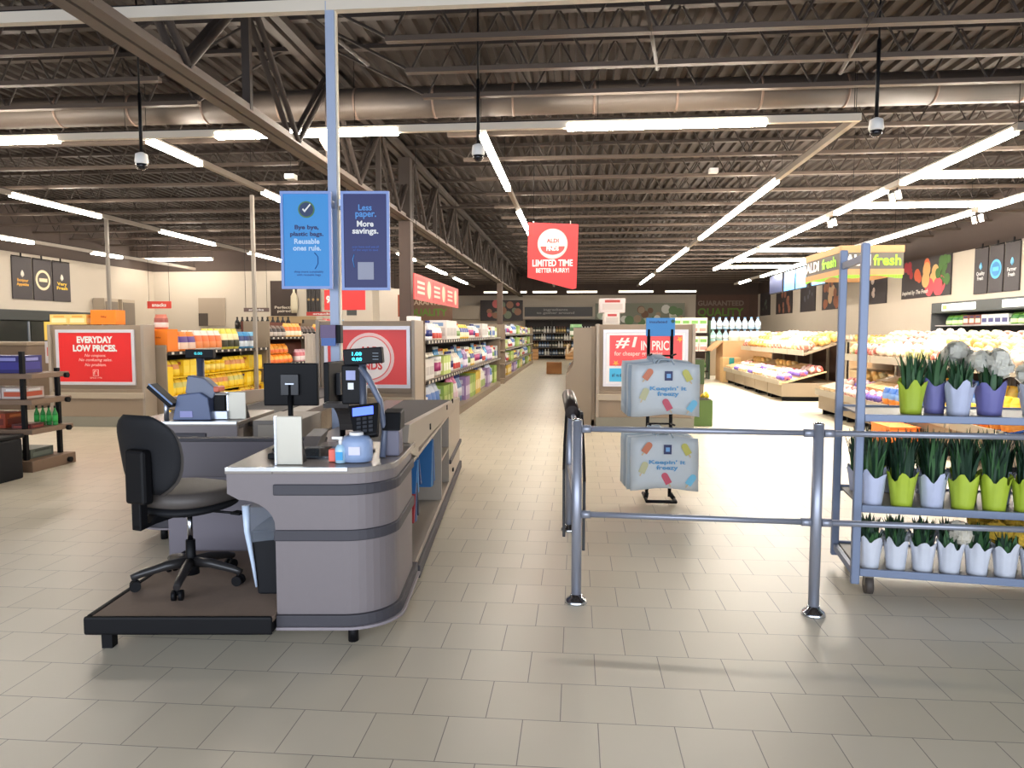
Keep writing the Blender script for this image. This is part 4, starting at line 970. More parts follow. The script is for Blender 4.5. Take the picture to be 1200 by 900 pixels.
# ------------------------------------------------------------------ end caps with big framed signs
def end_cap(label, x0, x1, y, h, sx0, sx1, sz0, sz1, rz=0, depth=.55):
    t = thing('end_cap_display', label, 'display', ((x0+x1)/2, y, 0), rz)
    m = MB(); m.box(x0, x1, y, y+depth, .16, sz0-.12, TAUPE); m.box(x0, x1, y+.03, y+depth, sz0-.12, h, TAUPE); m.build('cabinet', t, bevel=.006)
    m = MB(); m.box(x0-.015, x1+.015, y-.015, y+depth, 0, .16, mat((140,136,122), .5)); m.build('plinth', t, bevel=.004)
    m = MB(); m.box(x0, x1, y-.03, y, sz0-.27, sz0-.17, mat((178,164,144), .4, .1)); m.build('bumper_strip', t, bevel=.01)
    for a, b_ in ((x0-.02, x0+.03), (x1-.03, x1+.02)):
        m = MB(); m.box(a, b_, y-.02, y+depth, .16, h+.01, mat((160,148,134), .4)); m.build('corner_post', t, bevel=.008)
    m = MB(); fw = .05; FR = mat((214,212,218), .35, .2)
    m.box(sx0-fw, sx1+fw, y-.0, y+.03, sz0-fw, sz0, FR); m.box(sx0-fw, sx1+fw, y-.0, y+.03, sz1, sz1+fw, FR); m.box(sx0-fw, sx0, y-.0, y+.03, sz0, sz1, FR); m.box(sx1, sx1+fw, y-.0, y+.03, sz0, sz1, FR); m.build('sign_frame', t, bevel=.003)
    return t
A_ = math.atan2(.14, 1.37)
t = end_cap('brown end cap with the framed red everyday low prices sign', -8.37, -6.80, 10.9, 1.62, -8.22, -7.0, .72, 1.50, depth=.3)
m = MB(); m.box(-8.22, -7.0, 10.91, 10.928, .72, 1.50, mat((228,42,42), .45)); m.build('sign_panel', t)
c = -7.61
text('lettering', 'EVERYDAY', c, 10.905, 1.39, .60, .11, WHITE, t, .05); text('lettering', 'LOW PRICES.', c, 10.905, 1.255, .74, .11, WHITE, t, .05)
LT = mat((252,200,190), .5)
text('lettering', 'No coupons.', c, 10.905, 1.135, .36, .06, LT, t, .01, .3); text('lettering', 'No confusing sales.', c, 10.905, 1.065, .56, .06, LT, t, .01, .3); text('lettering', 'No problem.', c, 10.905, .985, .36, .06, LT, t, .01, .3)
def logo(t, cx, y, cz, s, m_, bg):
    """small arched A emblem in a square frame"""
    m = MB(); m.box(cx-.05*s, cx+.05*s, y, y+.003, cz-.055*s, cz+.055*s, m_); m.box(cx-.042*s, cx+.042*s, y-.002, y, cz-.047*s, cz+.047*s, bg)
    for k in range(3):
        r = (.034-.010*k)*s
        m.tube([(cx-r, y-.003, cz-.035*s), (cx-r, y-.003, cz+.005*s), (cx-r*.5, y-.003, cz+.03*s-.004*k*s), (cx, y-.003, cz+.036*s-.007*k*s)], .0028*s, m_, 5)
    m.tube([(cx+.034*s, y-.003, cz-.035*s), (cx+.034*s, y-.003, cz+.01*s), (cx+.012*s, y-.003, cz+.034*s)], .0028*s, m_, 5)
    m.build('logo', t)
logo(t, c, 10.903, .865, .95, LT, mat((228,42,42), .45)); text('lettering', 'SINCE 1976', c, 10.905, .785, .2, .025, LT, t, .01)
t = end_cap('brown end cap with the framed red sign showing a big white circle', -3.50, -2.17, 9.6, 1.66, -3.36, -2.27, .80, 1.54)
m = MB(); m.box(-3.36, -2.27, 9.61, 9.628, .80, 1.54, mat((238,72,70), .45)); m.build('sign_panel', t)
m = MB(); cx, cz = -2.78, 1.16
m.cyl((cx, 9.600, cz), (cx, 9.609, cz), .34, mat((252,214,208), .5), 40); m.cyl((cx, 9.597, cz), (cx, 9.60, cz), .30, mat((244,120,112), .5), 40); m.cyl((cx, 9.594, cz), (cx, 9.597, cz), .285, mat((250,238,232), .5), 40); m.build('round_emblem', t)
text('lettering', 'ALDI', cx+.02, 9.590, 1.24, .32, .15, mat((226,70,66), .5), t, .04)
text('lettering', 'FINDS', cx, 9.590, 1.06, .36, .12, mat((226,70,66), .5), t, .04)
t = end_cap('brown end cap with the framed number one red and blue sign behind the bag rack', .34, 1.84, 11.55, 1.63, .48, 1.70, .70, 1.50)
m = MB(); m.box(.48, 1.70, 11.56, 11.578, .70, 1.50, mat((240,238,240), .45)); m.build('sign_panel', t)
m = MB(); m.box(.53, 1.66, 11.552, 11.559, .98, 1.46, mat((240,84,88), .45)); m.build('red_field', t)
m = MB(); m.box(.53, 1.66, 11.552, 11.559, .73, .94, mat((70,180,226), .45)); m.build('blue_field', t)
text('lettering', '#1', .79, 11.548, 1.345, .34, .18, WHITE, t, .02, .15); text('lettering', 'IN PRICE', 1.27, 11.548, 1.30, .50, .15, WHITE, t, .02)
text('lettering', 'for cheaper groceries', .98, 11.548, 1.165, .75, .09, LT, t, .02)
text('lettering', '#1 vs them', .68, 11.548, .83, .22, .06, NAVY, t, .02)
m = MB()
for sx_, sz_ in ((.63, 1.02), (1.62, 1.40)):
    p = [(sx_+(.055 if k % 2 else .022)*math.sin(PI*k/5), sz_+(.055 if k % 2 else .022)*math.cos(PI*k/5)) for k in range(10)]; m.prism(p, 'y', 11.545, 11.551, mat((244,170,70), .5))
m.build('star', t)
for k, (x, z, lb, c1) in enumerate(((2.02, .0, 'green bin of yellow packs standing lower beside the number one sign', (86,112,52)), (2.02, .62, 'green crate standing higher beside the number one sign', (78,100,60)))):
    t = thing('produce_crate', lb, 'crate', (x, 12.0+.8*k, z)); y = 11.8+.8*k; h = .42
    m = MB(); m.box(x-.17, x+.17, y, y+.5, z+.0, z+h, mat(c1, .6)); m.build('crate_body', t, bevel=.01)
    m = MB(); m.box(x-.15, x+.15, y+.02, y+.48, z+h, z+h+.01, mat((60,50,40), .7)); m.build('liner', t)
m = MB(); m.box(1.86, 2.18, 12.6, 13.1, 0, .62, GFR); props(m.build('crate_stand'), 'brown stand beneath the higher green crate', 'stand')
row([('net', .15, .2, .13, ((240,214,70),(250,226,110),(226,196,50)), 'yellow fruit bag')], (1.87, 12.05, 0), (1, 0, 0), .32, .431, 0, 'the lower green crate', 'yellow bags in the green crate')
for k, (x, y, w_, c1, lb) in enumerate(((-.79, 26.5, .55, (186,130,80), 'brown cardboard box lying on the aisle floor'), (-.02, 26.0, .42, (150,176,200), 'pale blue box lying on the aisle floor'))):
    t = thing('cardboard_box', lb, 'box', (x, y, 0))
    m = MB(); m.box(x-w_/2, x+w_/2, y, y+.4, 0, .42, mat(c1, .7)); m.build('carton_body', t)
    m = MB(); m.box(x-w_/2, x+w_/2, y-.06, y, .36, .42, mat(c1, .7)); m.build('flap', t)

# ------------------------------------------------------------------ snack run beyond the everyday low prices sign
gondola('snack shelving run behind the everyday low prices sign, nearer half', -6.60, -7.22, 11.24, 15.1, (1.18,), 1.3)
gondola('snack shelving run with three shelves, further half', -6.60, -7.22, 15.25, 18.6, (.80, 1.40), 1.75, backm=mat((96,48,34), .7))
gondola('far snack shelving run, last before the cream corner wall', -6.60, -7.22, 18.8, 24.0, (.6, 1.07, 1.54), 1.85)
SN = [('pouch', .24, .16, .34, ((240,130,40),(250,220,200),(90,60,140)), 'orange snack bag'), ('pouch', .22, .16, .36, ((236,230,220),(244,150,90),(236,120,60)), 'white and orange snack bag'),
      ('pouch', .22, .16, .40, ((222,214,90),(60,60,40),(240,230,180)), 'yellow snack bag'), ('pouch', .24, .16, .34, ((206,52,60),(240,200,180),(120,150,60)), 'red snack bag'), ('pouch', .24, .16, .34, ((60,150,206),(220,230,240),(40,60,120)), 'blue snack bag'), ('pouch', .24, .16, .34, ((110,180,220),(240,244,248),(90,90,110)), 'light blue snack bag')]
YE = [('box', .20, .24, .22, ((244,206,30),(250,222,90),(60,70,160)), 'yellow carton'), ('tub', .17, .17, .2, ((244,206,30),(250,226,120),(250,210,40)), 'yellow tub'), ('pouch', .2, .16, .24, ((246,210,40),(248,216,60),(222,150,90)), 'yellow pouch'), ('box', .2, .24, .24, ((246,212,50),(248,220,80),(196,120,70)), 'yellow carton with brown mark'), ('pouch', .2, .16, .24, ((248,214,50),(246,216,70),(210,206,120)), 'yellow pouch with green band')]
ORN = [('pouch', .24, .2, .22, ((246,150,40),(244,120,60),(250,170,60)), 'orange bread bag')]
WPK = [('pouch', .2, .16, .3, ((240,226,214),(206,150,130),(244,240,232)), 'cream packet'), ('pouch', .2, .16, .3, ((226,180,190),(240,226,226),(206,110,120)), 'pink packet'), ('pouch', .2, .16, .3, ((150,190,216),(236,240,244),(90,130,180)), 'pale blue packet')]
g_ = 'snack bags behind the everyday sign'
t = thing('carton', 'large plain orange carton standing on the snack shelf corner', 'box', (-6.77, 11.4, 1.181))
part_box(t, 'carton_body', -6.92, -6.62, 11.28, 11.6, 1.181, 1.56, mat((244,130,30), .6)); text('lettering', '88¢', -6.77, 11.276, 1.42, .09, .03, mat((180,80,20), .6), t)
t = thing('carton', 'orange carton topping the everyday low prices end cap', 'box', (-7.42, 11.05, 1.63))
part_box(t, 'carton_body', -7.68, -7.26, 10.93, 11.18, 1.631, 1.86, mat((246,132,30), .6)); text('lettering', '98¢', -7.46, 10.926, 1.75, .10, .035, mat((180,80,20), .6), t)
row(SN, (-6.80, 11.64, 0), (0, 1, 0), 3.4, 1.181, -PI/2, 'the top snack shelf', g_)
row(SN[2:]+SN[:2], (-7.00, 11.6, 0), (0, 1, 0), 3.4, 1.181, -PI/2, 'the rear of the top snack shelf', g_)
t = thing('carton', 'plain yellow carton standing on end behind the second counter terminal', 'box', (-6.77, 11.2, .141))
part_box(t, 'carton_body', -6.92, -6.62, 11.26, 11.42, .141, .94, mat((246,204,20), .6))
for j, z in enumerate((.141, .45, .76)):
    t = 0
    row([(k, w_, d, h*1.15, c, wd) for k, w_, d, h, c, wd in YE[j:]+YE[:j]], (-6.72-.05*j, 11.45, 0), (0, 1, 0), 3.6, z if j == 0 else z, -PI/2, f'the {("lowest", "second", "third")[j]} yellow snack tier', 'yellow packs under the snack shelf')
for j, z in enumerate((.43, .74)):
    m = MB(); m.box(-7.18, -6.65+.0*j, 11.43, 15.05, z, z+.014, mat((240,204,40), .5)); o = m.build('tier_tray', loc=(-6.92, 13, z)); props(o, f'yellow cardboard tray board, {("lower", "upper")[j]} of two under the snack shelf', 'tray')
for j, z in enumerate((.801, 1.03)):
    row(ORN, (-6.77, 15.4, 0), (0, 1, 0), 1.5-.4*j, z, -PI/2, f'the {("lower", "upper")[j]} bread layer', 'orange bread bags')
row(WPK, (-6.77, 17.0, 0), (0, 1, 0), 1.5, .801, -PI/2, 'the middle shelf beyond the bread', 'packets beyond the bread')
row([('pouch', .22, .18, .32, ((250,190,90),(244,236,210),(240,120,50)), 'apricot bag'), ('bottle', .12, .12, .28, ((180,214,150),(236,240,226),(70,130,60)), 'green bottle'), ('pouch', .22, .18, .26, ((110,90,80),(200,190,180),(60,50,50)), 'brown bag')], (-6.77, 15.4, 0), (0, 1, 0), 3.1, 1.401, -PI/2, 'the top shelf of the further snack half', 'packs on the further snack top shelf')
row(WPK[:1]+YE[2:4], (-6.72, 15.4, 0), (0, 1, 0), 3.1, .141, -PI/2, 'the bottom shelf of the further snack half', 'packs on the further snack bottom shelf')
for z, wn in ((.141, 'bottom'), (.601, 'second'), (1.071, 'third'), (1.541, 'top')):
    row([(k, w_*1.4, d, h, c, wd) for k, w_, d, h, c, wd in SN+WPK], (-6.77, 19.0, 0), (0, 1, 0), 4.9, z, -PI/2, f'the {wn} shelf of the last snack run', 'packs on the last snack run')
# curtain like white drape at the close of the run
t = thing('product_drape', 'hanging white fabric goods closing the snack run near the circle sign', 'fabric', (-4.55, 12.4, 0))
m = MB(); n = 16; pl = []
for i in range(n+1):
    pl.append((-4.75+.42*i/n, 12.4+.03*math.sin(i*2.1)))
m.prism(pl+[(p, q+.02) for p, q in pl[::-1]], 'z', .55, 1.50, mat((206,196,184), .8)); m.build('cloth', t)
m = MB(); m.cyl((-4.78, 12.41, 1.5), (-4.3, 12.41, 1.5), .015, BLACK, 8); m.cyl((-4.54, 12.41, 0), (-4.54, 12.41, 1.5), .02, BLACK, 8); m.box(-4.75, -4.33, 12.2, 12.6, 0, .04, BLACK); m.build('stand', t)
# wine bottles above the snack run (far dark row)
row([('bottle', .13, .13, .34, ((36,34,34),(60,52,46),(26,26,28)), 'dark wine bottle')], (-9.5, 19.6, 0), (1, 0, 0), 1.7, 1.601, 0, 'the far rack behind the snack bags', 'dark wine bottles on the far rack')
gondola('tan-topped far rack carrying the dark wine bottles', -7.7, -9.6, 19.3, 20.0, (1.0,), 1.6)
m = MB(); m.box(-9.0, -7.55, 20.6, 20.66, 0, 1.98, mat((176,150,110), .7)); props(m.build('display_board'), 'tan display board standing behind the dark wine bottles', 'board')
m = MB(); m.box(-6.5, -5.3, 22.9, 22.96, 0, 1.86, mat((168,146,112), .7)); props(m.build('display_board'), 'tan display board near the rear of the snack aisle', 'board')

# ------------------------------------------------------------------ wooden snack cart at the side
WC = (-6.62, 7.4)
t = thing('snack_cart', 'four-tier wooden shelf cart with black uprights beside the everyday sign', 'cart', (WC[0], WC[1], 0))
WD = mat((128,104,84), .55, 0, .08, 12)
for z, e in ((.10, 0), (.44, .02), (.76, .03), (1.04, .05)):
    m = MB(); h = .12 if z == .1 else .055
    m.box(-7.5, -5.80+.0*e, 7.22+e, 7.9-e, z-h+.02, z+.02, WD); m.build('shelf_board', t, bevel=.006)
for x, y in ((-5.93, 7.30), (-5.93, 7.82), (-7.4, 7.3), (-7.4, 7.82)):
    m = MB(); m.box(x-.022, x+.022, y-.022, y+.022, .0, 1.30 if y < 7.5 else 1.1, BLACK); m.build('upright', t, bevel=.003)
m = MB()
for z in (.05, .42, .74, 1.02): m.cyl((-5.80, 7.78, z), (-5.765, 7.78, z), .03, BLACK, 12); 
m.build('wheel_bumper', t)
NV = [('box', .34, .3, .19, ((44,40,110),(60,56,140),(150,150,210)), 'navy blue carton')]
row(NV, (-7.4, 7.52, 0), (1, 0, 0), 1.6, 1.061, 0, 'the top of the wooden cart', 'navy cartons on the wooden cart')
row([('tub', .14, .14, .14, ((60,160,110),(150,210,170),(40,120,80)), 'green tub')], (-6.95, 7.78, 0), (1, 0, 0), .5, 1.061, 0, 'the rear of the wooden cart top', 'green tubs on the wooden cart')
row([('box', .26, .3, .10, ((86,84,110),(130,126,150),(60,60,84)), 'grey-blue snack tray'), ('box', .26, .3, .12, ((206,190,180),(200,90,60),(240,236,230)), 'cream tray with red label')], (-7.35, 7.52, 0), (1, 0, 0), 1.5, .781, 0, 'the upper middle shelf of the wooden cart', 'trays on the wooden cart')
row([('box', .24, .3, .16, ((150,60,36),(110,40,30),(200,110,60)), 'rust red carton')], (-6.95, 7.5, 0), (1, 0, 0), .82, .461, 0, 'the lower middle shelf of the wooden cart', 'rust cartons on the wooden cart')
row([('bottle', .055, .055, .22, ((40,140,60),(60,180,80),(30,36,34)), 'small green bottle')], (-6.10, 7.66, 0), (1, 0, 0), .28, .461, 0, 'the wooden cart by the upright', 'small green bottles')
row([('box', .22, .2, .05, ((90,40,36),(140,60,50),(60,30,30)), 'low dark red tray')], (-6.10, 7.42, 0), (1, 0, 0), .3, .461, 0, 'the cart shelf before the green bottles', 'low trays before the bottles')
row([('box', .3, .36, .10, ((84,92,84),(110,120,110),(60,66,60)), 'flat grey-green carton')], (-7.2, 7.55, 0), (1, 0, 0), 1.3, .121, 0, 'the bottom board of the wooden cart', 'flat cartons on the wooden cart')
t = thing('waste_bin', 'dark bin standing at the picture edge before the wooden cart', 'bin', (-6.0, 6.6, 0))
m = MB(); m.box(-6.4, -5.68, 6.45, 6.95, .0, .42, RUBBER); m.build('tub', t, bevel=.02)
m = MB(); m.box(-6.42, -5.67, 6.43, 6.97, .42, .46, BLACK); m.build('rim', t, bevel=.01)
# yellow magazines / stand beside the everyday sign
t = thing('poster_stand', 'narrow stand with yellow card and small picture beside the everyday sign', 'stand', (-8.95, 11.3, 0))
m = MB(); m.box(-8.72, -8.42, 11.25, 11.28, 1.38, 1.68, mat((240,200,90), .6)); m.build('yellow_card', t)
m = MB(); m.box(-8.72, -8.42, 11.25, 11.28, 1.0, 1.36, mat((190,184,186), .5)); m.box(-8.68, -8.55, 11.24, 11.25, 1.12, 1.26, mat((200,70,60), .5)); m.build('picture_card', t)
m = MB(); m.box(-8.60, -8.54, 11.28, 11.32, .0, 1.68, BLACK); m.box(-8.75, -8.4, 11.15, 11.5, 0, .04, BLACK); m.build('stand_pole', t)
row([('box', .30, .26, .16, ((244,204,120),(250,226,170),(226,170,80)), 'pale yellow carton')], (-8.36, 11.05, 0), (1, 0, 0), .66, 1.631, 0, 'the everyday end cap top', 'pale yellow cartons on the end cap')
row([('pouch', .2, .16, .24, ((206,120,100),(230,220,214),(150,70,60)), 'pinkish snack bag')], (-6.91, 11.44, 0), (1, 0, 0), .25, 1.561, 0, 'the orange carton', 'pinkish bags on the orange carton')

# ------------------------------------------------------------------ produce bins
PB = mat((150,134,112), .55); PBW = mat((206,178,136), .6)
def produce_unit(label, y0, y1, group):
    t = thing('produce_stand', label, 'display', (5.2, (y0+y1)/2, 0), group=group); g = .02
    m = MB(); m.box(4.5, 5.9, y0+g, y1-g, .10, .40, PB); m.build('base_box', t, bevel=.005)
    for q in (y0+.1, y1-.16):
        m = MB(); m.box(4.55, 5.85, q, q+.06, 0, .1, BLACK); m.build('foot', t)
    m = MB(); m.prism([(4.45,.40),(5.45,.66),(5.45,.64),(4.47,.36)], 'y', y0+g, y1-g, PBW); m.prism([(4.43,.36),(4.45,.36),(4.45,.47),(4.43,.47)], 'y', y0+g, y1-g, mat((168,158,140), .4)); m.build('lower_tray', t)
    m = MB(); m.prism([(4.95,1.05),(5.86,1.36),(5.86,1.32),(4.97,1.0)], 'y', y0+g, y1-g, PB); m.prism([(4.93,1.0),(4.95,1.0),(4.95,1.12),(4.93,1.12)], 'y', y0+g, y1-g, mat((196,188,168), .4)); m.build('upper_tray', t)
    m = MB(); m.box(5.84, 5.92, y0+g, y0+.08, 0, 1.36, mat((160,150,132), .5)); m.box(5.84, 5.92, y1-.08, y1-g, 0, 1.36, mat((160,150,132), .5)); m.box(5.86, 5.9, y0+g, y1-g, .4, 1.3, mat((84,64,52), .7)); m.build('rear_post', t)
NETS = [('net', .31, .34, .25, ((238,200,120),(226,176,96),(244,222,160)), 'golden potato bag'), ('net', .31, .34, .24, ((240,220,196),(232,204,176),(246,236,220)), 'pale onion bag'), ('net', .29, .34, .24, ((230,130,60),(236,160,90),(240,190,130)), 'orange fruit bag'),
        ('net', .29, .34, .23, ((220,124,108),(232,180,160),(244,222,206)), 'red apple bag'), ('net', .29, .34, .23, ((222,214,160),(236,232,196),(196,204,130)), 'green fruit bag')]
LOWN = [('net', .26, .3, .15, ((216,110,140),(240,210,220),(110,90,180)), 'pink berry pack'), ('net', .26, .3, .15, ((226,150,150),(244,222,210),(196,90,80)), 'rosy tomato pack'), ('box', .26, .3, .12, ((206,170,120),(240,224,190),(226,196,150)), 'open cream produce box')]
CITY = [('pouch', .2, .18, .26, ((60,110,190),(240,150,60),(120,160,220)), 'blue and orange juice pack'), ('pouch', .2, .18, .25, ((244,190,40),(240,120,40),(250,210,80)), 'yellow and orange pack')]
def tilt_row(specs, x, y0, ln, z, where, group, tilt):
    row(specs, (x, y0, 0), (0, 1, 0), ln, z, -PI/2, where, group, .004, tilt)
for u in range(5):
    y0 = 7.9+1.2*u; produce_unit(f'brown two-tier produce stand of the row behind the flower cart, {nth(u)} from the barrier', y0, y0+1.2, 'produce stands behind the flower cart')
for u in range(5):
    y0 = 16.3+1.2*u; produce_unit(f'brown two-tier produce stand of the far row, {nth(u)} from the flower cart', y0, y0+1.2, 'produce stands of the far row')
for nm, y0, ln in (('near produce row', 7.95, 5.9), ('far produce row', 16.35, 5.9)):
    for r, (x, z, wn) in enumerate(((4.62, .448, 'lower tray front'), (4.95, .534, 'lower tray middle'), (5.28, .620, 'lower tray rear'))):
        near = nm.startswith('near')
        if near: tilt_row(CITY, x, y0, 3.2, z, f'the near juice tray {wn.split()[-1]}', 'juice packs in the near produce row', .2545)
        tilt_row(LOWN if r < 2 else LOWN[1:]+NETS[:1], x, y0+3.3*near, ln-3.3*near, z, f'the {nm} {wn}', f'packs in the lower trays of the {nm}', .2545)
    for r, (x, z, wn) in enumerate(((5.13, 1.115, 'upper tray front'), (5.46, 1.228, 'upper tray middle'), (5.73, 1.320, 'upper tray rear'))):
        tilt_row(NETS[r:]+NETS[:r], x, y0, ln, z, f'the {nm} {wn}', f'bags in the upper trays of the {nm}', .3287)
t = thing('cardboard_box', 'low orange box on the floor before the near produce row', 'box', (4.24, 10.1, 0)); part_box(t, 'carton_body', 4.05, 4.42, 9.7, 10.3, 0, .27, mat((240,120,40), .6)); part_box(t, 'flap', 4.04, 4.43, 9.69, 10.31, .27, .285, mat((226,106,30), .6))
# second produce row nearer the wall
for u in range(5):
    y0 = 8.4+2.4*u
    t = thing('produce_table', f'tan produce table of the row by the produce wall, {nth(u)} from the barrier', 'table', (7.6, y0+1.15, 0), group='produce tables by the wall')
    m = MB(); m.box(7.0, 8.3, y0, y0+2.3, 0, .55, PBW); m.build('base_box', t); m = MB(); m.prism([(6.9,.85),(8.0,1.25),(8.0,1.2),(6.92,.8)], 'y', y0, y0+2.3, PBW); m.box(7.95, 8.05, y0, y0+2.3, 0, 1.3, PB); m.build('tilted_tray', t)
for r, (x, z) in enumerate(((7.12, .934), (7.47, 1.061), (7.81, 1.185))):
    tilt_row(NETS[2-r:]+NETS[:2-r], x, 8.5, 11.6, z, f'the wall produce tables, {("front", "middle", "rear")[r]}', 'bags on the tables by the wall', .3491)
# brown cardboard side cases of the far row
t = thing('cardboard_case', 'tall tan cardboard case with open flap beyond the far produce row', 'box', (4.7, 23.2, 0))
part_box(t, 'case_body', 4.5, 6.2, 22.8, 23.9, 0, 1.25, mat((206,164,118), .7))
m = MB(); m.prism([(4.5, 1.25), (4.15, .95), (4.16, .93), (4.52, 1.23)], 'y', 22.8, 23.9, mat((196,150,104), .7)); m.build('flap', t)
t = thing('cardboard_case', 'tan case with teal side lying before the tall cardboard case', 'box', (4.5, 22.4, 0))
part_box(t, 'case_body', 4.42, 4.95, 22.35, 22.75, 0, .75, mat((222,186,130), .7)); m = MB(); m.box(4.6, 4.75, 22.33, 22.35, 0, .75, mat((40,150,150), .6)); m.build('teal_side', t)
row([('pouch', .3, .2, .3, ((246,240,226),(240,226,200),(240,240,236)), 'pale bread bag')], (4.7, 22.9, 0), (1, 0, 0), 1.4, 1.251, 0, 'top of the tall cardboard case', 'pale bags on the cardboard case')
# egg / dairy racks beyond
t = thing('dairy_rack', 'dark green rack with pink and white cartons beyond the number one sign', 'rack', (3.9, 24, 0))
for x in (3.1, 4.32):
    m = MB(); m.box(x-.02, x+.02, 24.0, 24.6, 0, 1.9, mat((50,84,56), .5)); m.build('rack_side', t)
for z in (.25, .9, 1.5):
    m = MB(); m.box(3.1, 4.3, 24.0, 24.6, z-.03, z, DK); m.build('rack_shelf', t)
for z, wn in ((.251, 'bottom'), (.901, 'middle'), (1.501, 'top')):
    for q in (0, 1):
        row([('box', .26, .3, .24, ((236,214,204),(226,150,140),(244,240,236)), 'pink and white carton'), ('box', .26, .3, .24, ((226,232,214),(120,180,90),(240,240,236)), 'green and white carton')][q:q+1] if z > .5 else [('pouch', .26, .2, .28, ((190,214,150),(240,240,220),(90,150,70)), 'pale green bag')], (3.14, 24.15, 0), (1, 0, 0), 1.12, z+.245*q if z > .5 else z+.0, 0, f'the {wn} green rack shelf, {("lower", "upper")[q]} layer', 'cartons on the dark green rack') if not (q and z < .5) else None
t = thing('water_stack', 'stack of pale green and blue water packs beyond the dark green rack', 'pack', (5.2, 26, 0))
m = MB(); m.box(4.7, 6.6, 26, 27, 0, 1.2, PB); m.build('pallet_base', t)
for j in range(2):
    row([('bottle', .2, .2, .42, ((150,196,190),(210,230,226),(80,140,120)), 'teal water bottle'), ('bottle', .2, .2, .42, ((170,200,220),(226,236,240),(110,150,190)), 'pale blue water bottle')], (4.72, 26.2, 0), (1, 0, 0), 1.8, 1.201+.425*j, 0, f'the water pallet, {("lower", "upper")[j]} layer', 'water bottles on the pallet')
gondola('low shelving beyond the dark green rack, facing the produce', 3.0, 2.4, 25.5, 34, (.6, 1.1), 1.5)
for z, wn in ((.601, 'middle'), (1.101, 'upper')):
    row([(k, w_*1.6, d, h, c, wd) for k, w_, d, h, c, wd in CLEAN], (2.8, 25.7, 0), (0, 1, 0), 8, z, -PI/2, f'the {wn} shelf beyond the dark green rack', 'goods beyond the dark green rack')

# ------------------------------------------------------------------ coolers along the walls
def wall_cooler(label, x0, x1, y0, y1, h, face, zs, lit=True, sign=None):
    t = thing('wall_cooler', label, 'cooler', ((x0+x1)/2, (y0+y1)/2, 0))
    m = MB(); m.box(x0, x1, y0, y1, 0, .25, DK); xb = x1 if face < 0 else x0; m.box(*sorted((xb, xb+face*.08)), y0, y1, .25, h, mat((60,60,62), .5)); m.build('case', t)
    m = MB(); m.box(x0, x1, y0, y1, h-.28, h, mat((52,56,56), .5)); m.build('header', t, bevel=.02)
    for z in zs:
        m = MB(); m.box(x0+.1, x1-.05, y0+.02, y1-.02, z-.03, z, mat((150,150,148), .4)); m.build('shelf', t)
    for y in (y0, y1-.04):
        m = MB(); m.box(x0, x1, y, y+.04, .25, h-.28, mat((90,90,92), .5)); m.build('side_wall', t)
    return t
t = wall_cooler('dark open cooler with green and white header signs on the produce wall', 9.55, 10.38, 12.5, 20.6, 2.29, -1, (.8, 1.25, 1.7))
m = MB(); m.box(9.54, 9.549, 18.4, 20.0, 2.07, 2.24, mat((230,236,226), .5, emit=.6)); m.box(9.532, 9.54, 19.75, 19.95, 2.10, 2.21, mat((110,190,60), .5, emit=.6)); m.box(9.54, 9.549, 16.4, 17.3, 2.07, 2.24, mat((230,236,226), .5, emit=.6)); m.build('header_sign', t)
for z, wn in ((.801, 'lower'), (1.251, 'middle'), (1.701, 'upper')):
    row([('pouch', .28, .2, .26, ((120,180,80),(200,226,160),(60,130,60)), 'green salad bag'), ('box', .26, .2, .24, ((226,226,226),(60,60,110),(240,240,240)), 'white dairy carton'), ('box', .26, .2, .24, ((120,50,40),(236,214,180),(50,40,90)), 'brown dairy carton')], (9.85, 12.6, 0), (0, 1, 0), 7.9, z, -PI/2, f'the {wn} shelf of the produce wall cooler', 'goods in the produce wall cooler')
for k in range(5):
    y = 21.2+2.95*k
    t = thing('produce_table', f'tan wall table loaded with pale bags, {nth(k)} beyond the cooler', 'table', (9.8, y+1.2, 0), group='wall tables beyond the cooler')
    m = MB(); m.box(9.2, 10.35, y+.02, y+2.93, 0, 1.15, WOODP); m.build('cabinet', t); m = MB(); m.box(9.15, 10.37, y+.01, y+2.94, 1.15, 1.2, PBW); m.build('top_board', t)
row(NETS[:2], (9.6, 21.3, 0), (0, 1, 0), 14.4, 1.201, -PI/2, 'the wall tables beyond the cooler', 'bags on the wall tables')
t = wall_cooler('dark cooler run along the cream wall under the dark banners', -15.28, -14.4, 12.0, 21.3, 2.1, 1, (.8, 1.3))
m = MB(); m.box(-14.399, -14.39, 15.0, 15.9, 1.88, 2.04, mat((214,208,196), .5)); m.build('header_sign', t)
for k in range(6):
    y = 12.1+1.5*k; m = MB()
    m.box(-14.42, -14.39, y, y+1.4, .3, 1.8, mat((48,50,48), .12, spec=.8)); m.box(-14.39, -14.37, y+1.38, y+1.43, .3, 1.8, STEEL); m.build('glass_door', t)
# mid floor low goods on the far side of the everyday sign
m = MB(); m.box(-13.0, -10.6, 13.2, 14.2, 0, 1.25, mat((116,98,82), .6)); m.box(-13.02, -10.58, 13.18, 14.22, 1.25, 1.32, TAUPE); props(m.build('freezer_chest', bevel=.02), 'long brown chest freezer between the everyday sign and the dark cooler', 'freezer')
for k in range(2):
    m = MB(); m.box(-15.28, -14.9, 21.9+.9*k, 22.6+.9*k, 0, 2.6, mat((172,158,140), .6)); m.box(-14.9, -14.88, 21.95+.9*k, 22.55+.9*k, .2, 2.5, mat((120,110,100), .4)); props(m.build('storage_cabinet'), f'tall beige-brown cabinet by the cream wall, {nth(k)} past the dark cooler', 'cabinet', 'tall cabinets past the cooler')

